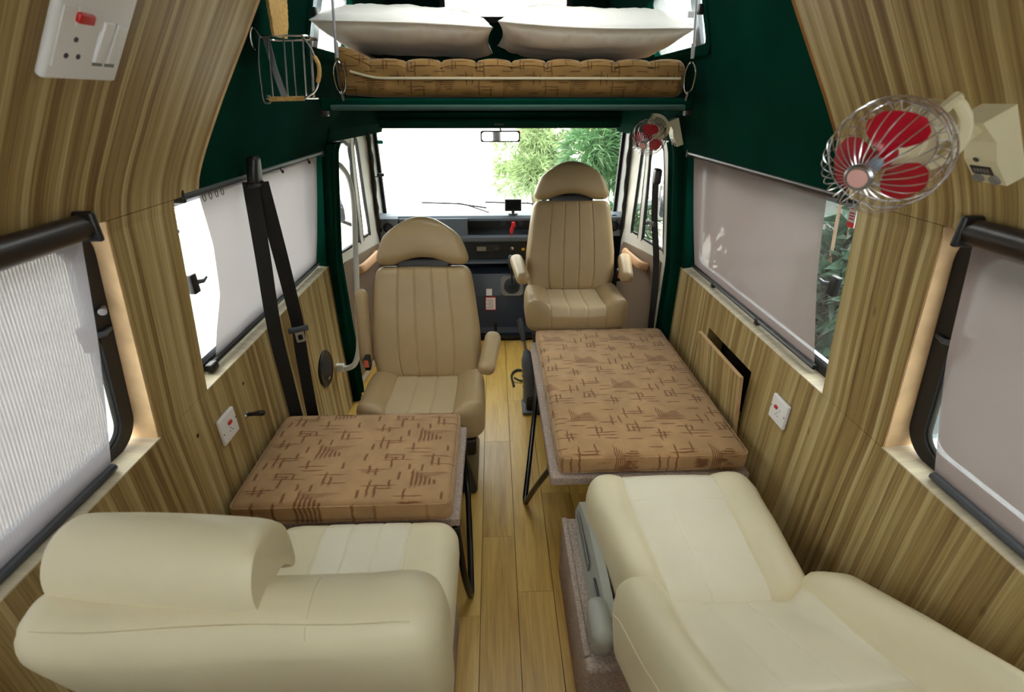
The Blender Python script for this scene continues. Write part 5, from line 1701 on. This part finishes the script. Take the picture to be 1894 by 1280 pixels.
# suspension cords of the loft
for x, lb in ((-.578, 'white twisted cord with a steel snap hook holding the loft, by the wire rack'), (.765, 'white twisted cord with a small tag holding the loft on the right')):
    c = root('hanging_rope', (x, LY - .01, 1.72), lb, 'cord', 'loft suspension cords')
    sg = -1 if x < 0 else 1
    obj('cord', tube([(x - sg * .035, LY - .01, 2.30), (x - sg * .012, LY - .012, 2.0), (x, LY - .014, 1.85)], .0048, 8), M_CORD, c, smooth=True, world=True)
    obj('ferrule', tube([(x - sg * .005, LY - .014, 1.885), (x, LY - .014, 1.835)], .0075, 8), M_CORD, c, smooth=True, world=True)
    P = [(x, LY - .016, 1.825), (x - .020, LY - .016, 1.79), (x - .016, LY - .016, 1.735), (x, LY - .016, 1.718), (x + .016, LY - .016, 1.735), (x + .020, LY - .016, 1.79)]
    obj('snap_hook', tube(catmull(P, 5, True), .0036, 6, True), M_CHROME, c, smooth=True, world=True)
    obj('eye_bolt', tube([(x, LY - .016, 1.722), (x, LY, 1.690)], .005, 6), M_STEEL, c, smooth=True, world=True)
    if x > 0:
        obj('tag', rb(x - .030, LY - .016, 1.975, .012, .004, .010, .002), M_WHITE, c, world=True)
# ================================================================ OUTSIDE
GZ = -.62
M_GROUND = plain('pale_dusty_ground', lin(196, 190, 182), .95, bump=.5, bscale=30, var=.12, vscale=1.5)
M_STONE = plain('grey_stone', lin(74, 80, 78), .9, bump=1.0, bscale=14, var=.35, vscale=9)
M_LEAF = plain('oleander_leaf', lin(74, 112, 70), .45, var=.35, vscale=3)
M_LEAF2 = plain('oleander_leaf_pale', lin(130, 152, 104), .5, var=.3, vscale=3)
M_LEAF3 = plain('broad_dark_leaf', lin(40, 66, 50), .45, var=.35, vscale=4)
M_BARK = plain('grey_brown_bark', lin(112, 92, 74), .9, bump=.8, bscale=40)
M_DRY = plain('dry_leaf', lin(128, 96, 66), .8, var=.4, vscale=30)
for mm in (M_LEAF, M_LEAF2, M_LEAF3):
    nt = mm.node_tree
    out = [n for n in nt.nodes if n.type == 'OUTPUT_MATERIAL'][0]
    pb = nt.nodes['Principled BSDF']
    tl = nt.nodes.new('ShaderNodeBsdfTranslucent')
    src = pb.inputs['Base Color'].links[0].from_socket
    nt.links.new(src, tl.inputs[0])
    mx = nt.nodes.new('ShaderNodeMixShader'); mx.inputs[0].default_value = .35
    nt.links.new(pb.outputs[0], mx.inputs[1]); nt.links.new(tl.outputs[0], mx.inputs[2]); nt.links.new(mx.outputs[0], out.inputs[0])

gd = struct('ground', box(-30, 30, -10, 60, GZ - .1, GZ), M_GROUND)

def leafmesh(rng, centres, n, L, wid, droop=.25):
    """sprays of narrow two-segment leaves about the given clump centres"""
    V, Fc = [], []
    for _ in range(n):
        c, rad = rng.choice(centres)
        # spray point on the clump
        while True:
            p = Vector((rng.uniform(-1, 1), rng.uniform(-1, 1), rng.uniform(-1, 1)))
            if p.length < 1:
                break
        o = Vector(c) + p * rad
        base = (p + Vector((0, 0, .35))).normalized()
        for k in range(rng.randint(4, 7)):
            d = (base + Vector((rng.uniform(-1, 1), rng.uniform(-1, 1), rng.uniform(-.9, .7))) * .9).normalized()
            l = L * rng.uniform(.7, 1.2)
            s = d.cross(Vector((rng.uniform(-1, 1), rng.uniform(-1, 1), rng.uniform(-1, 1))))
            if s.length < .05:
                continue
            s.normalize(); w_ = wid * rng.uniform(.7, 1.2)
            m = o + d * l * .45
            e = o + d * l + Vector((0, 0, -droop * l))
            i = len(V)
            V += [o, m + s * w_, m - s * w_, e]
            Fc += [(i, i + 1, i + 2), (i + 1, i + 3, i + 2)]
    return V, Fc

def bush(name, loc, h, rad, n, m, label, cat, seed, L=.16, wid=.010, trunks=4, group=None, low=.25):
    rng = random.Random(seed)
    R = root(name, (loc[0], loc[1], GZ), label, cat, group)
    cs = []
    br = []
    for k in range(trunks):
        a = 2 * math.pi * k / trunks + rng.uniform(-.4, .4)
        tip = Vector((math.cos(a) * rad * .6, math.sin(a) * rad * .6, h * rng.uniform(.75, 1.0)))
        mid = Vector((tip.x * .35, tip.y * .35, h * .4))
        br.append(tube(catmull([(0, 0, 0), mid, tip], 4), [.030 * h / 3] * 3 + [.022 * h / 3] * 3 + [.012 * h / 3] * 3, 6))
        for q in range(5):
            t = rng.uniform(low, 1)
            cs.append((tuple(mid.lerp(tip, t) * (.6 + .4 * t) + Vector((rng.uniform(-1, 1) * rad * .5, rng.uniform(-1, 1) * rad * .5, rng.uniform(-.2, .2) * h))), rad * rng.uniform(.28, .5)))
    obj('stems', join(*br), M_BARK, R, smooth=True)
    fo = obj('foliage', leafmesh(rng, cs, n, L, wid), m, R)
    fo['kind'] = 'stuff'
    return R
G1 = 'oleander shrubs outside the windscreen'
bush('oleander_shrub', (.82, 9.8), 3.4, .75, 2600, M_LEAF2, 'pale yellowish oleander shrub seen under the rear view mirror', 'shrub', 11, group=G1, wid=.010, L=.22)
bush('oleander_shrub', (1.72, 6.3), 3.0, .62, 3200, M_LEAF, 'dense green oleander shrub seen above the right cab seat', 'shrub', 12, group=G1, wid=.009, L=.22)
bush('oleander_shrub', (3.85, 9.4), 3.8, 1.0, 3600, M_LEAF, 'leafy oleander shrub at the right end of the windscreen', 'shrub', 13, group=G1, wid=.012, L=.28)
bush('oleander_shrub', (3.0, 13.4), 4.4, 1.25, 2600, M_LEAF2, 'light green oleander standing farthest behind the other shrubs', 'shrub', 14, group=G1, wid=.016, L=.30)
bush('shade_tree', (1.2, 20.0), 11.0, 3.0, 2400, M_LEAF2, 'tall pale tree seen through the front window above the pillows', 'tree', 15, L=.36, wid=.028, low=.7, trunks=5)
bush('shade_tree', (9.0, 26.0), 12.0, 2.4, 2400, M_LEAF, 'green tree seen through the right loft window', 'tree', 16, L=.36, wid=.026, low=.3)
bush('shade_tree', (-5.6, 19.0), 10.0, 2.4, 1500, M_LEAF2, 'pale tree seen through the left loft window', 'tree', 17, L=.36, wid=.026, low=.6)
bush('broadleaf_shrub', (2.0, 4.15), 2.6, .34, 420, M_LEAF3, 'dark broad-leaved shrub showing through the shade-coloured blind above the wall pocket', 'shrub', 18, L=.20, wid=.028)
bush('broadleaf_shrub', (2.0, 2.55), 2.4, .28, 420, M_LEAF3, 'broad-leaved shrub seen beside the red and white sticker', 'shrub', 19, L=.19, wid=.030)
bush('low_plant', (1.52, 1.62), .95, .15, 380, M_LEAF2, 'low bright green plant near the bottom of the right window gap', 'plant', 20, L=.09, wid=.015, low=.55)

# rough stone bank on the right
def bank():
    V, Fc = [], []
    ny, nz = 70, 26
    for j in range(nz + 1):
        for i in range(ny + 1):
            y = -3 + 9.0 * i / ny; z = GZ + 2.9 * j / nz
            d = .22 * noise.noise(Vector((y * 1.6, z * 1.9, 1))) + .08 * noise.noise(Vector((y * 6, z * 6, 4)))
            V.append(Vector((2.95 + .16 * (z - GZ) + d, y, z)))
    for j in range(nz):
        for i in range(ny):
            a = j * (ny + 1) + i
            Fc.append((a, a + 1, a + ny + 2, a + ny + 1))
    n = len(V)
    V += [Vector((3.9, v.y, v.z)) for v in V]
    Fc += [tuple(n + k for k in reversed(q)) for q in Fc]
    for i in range(ny):
        a = nz * (ny + 1) + i
        Fc.append((a, a + 1, a + 1 + n, a + n))
    return V, Fc
bk_ = obj('stone_bank', bank(), M_STONE, smooth=True, auto=None)
tag(bk_, 'rough grey stone bank rising outside the right windows', 'bank')
# leaf litter
rng = random.Random(3)
V, Fc = [], []
for k in range(5200):
    c = Vector((rng.uniform(1.25, 2.52), rng.uniform(-.4, 3.4), GZ + rng.uniform(.024, .034)))
    if any((c.x - sx) ** 2 + (c.y - sy) ** 2 < .16 ** 2 for sx, sy in ((2.0, 2.55), (1.52, 1.62), (2.0, 4.15))):
        continue
    a = rng.uniform(0, 6.28); l = rng.uniform(.02, .05)
    d = Vector((math.cos(a), math.sin(a), rng.uniform(-.4, .4))); s = Vector((-math.sin(a), math.cos(a), rng.uniform(-.4, .4))) * .4
    i = len(V)
    V += [c - d * l, c + s * l, c + d * l, c - s * l]
    Fc.append((i, i + 1, i + 2, i + 3))
ll = obj('leaf_litter', (V, Fc), M_DRY)
tag(ll, 'dry fallen leaves scattered on the ground beside the right windows', 'leaf litter')
ll['kind'] = 'stuff'

# parked white car glimpsed to the right and the van's own door mirrors
for side, lb in ((1, 'white door mirror outside the right cab window'), (-1, 'dark door mirror outside the left cab window')):
    Rm = root('door_mirror', (XC + side * 1.12, 3.30, 1.02), lb, 'mirror', 'door mirrors')
    obj('mirror_shell', fn(rbox(.075, .035, .12, .03, (2, 2, 3)), lambda p: Vector((p.x * (1 - .15 * (p.z > 0)), p.y, p.z + .06))), M_SKIN if side > 0 else M_DGREY, Rm, smooth=True)
    obj('mirror_glass', plate(rrect(-.058, .058, -.035, .155, .02), [], .0355, .0375, lambda s, t, n: Vector((s, -n, t))), M_MIRROR if side < 0 else M_DGREY, Rm)
    obj('mirror_arm', tube([(0, 0, -.03), (-side * .10, .02, -.08), (-side * .175, .03, -.10)], .012, 8), M_BLACK, Rm, smooth=True)
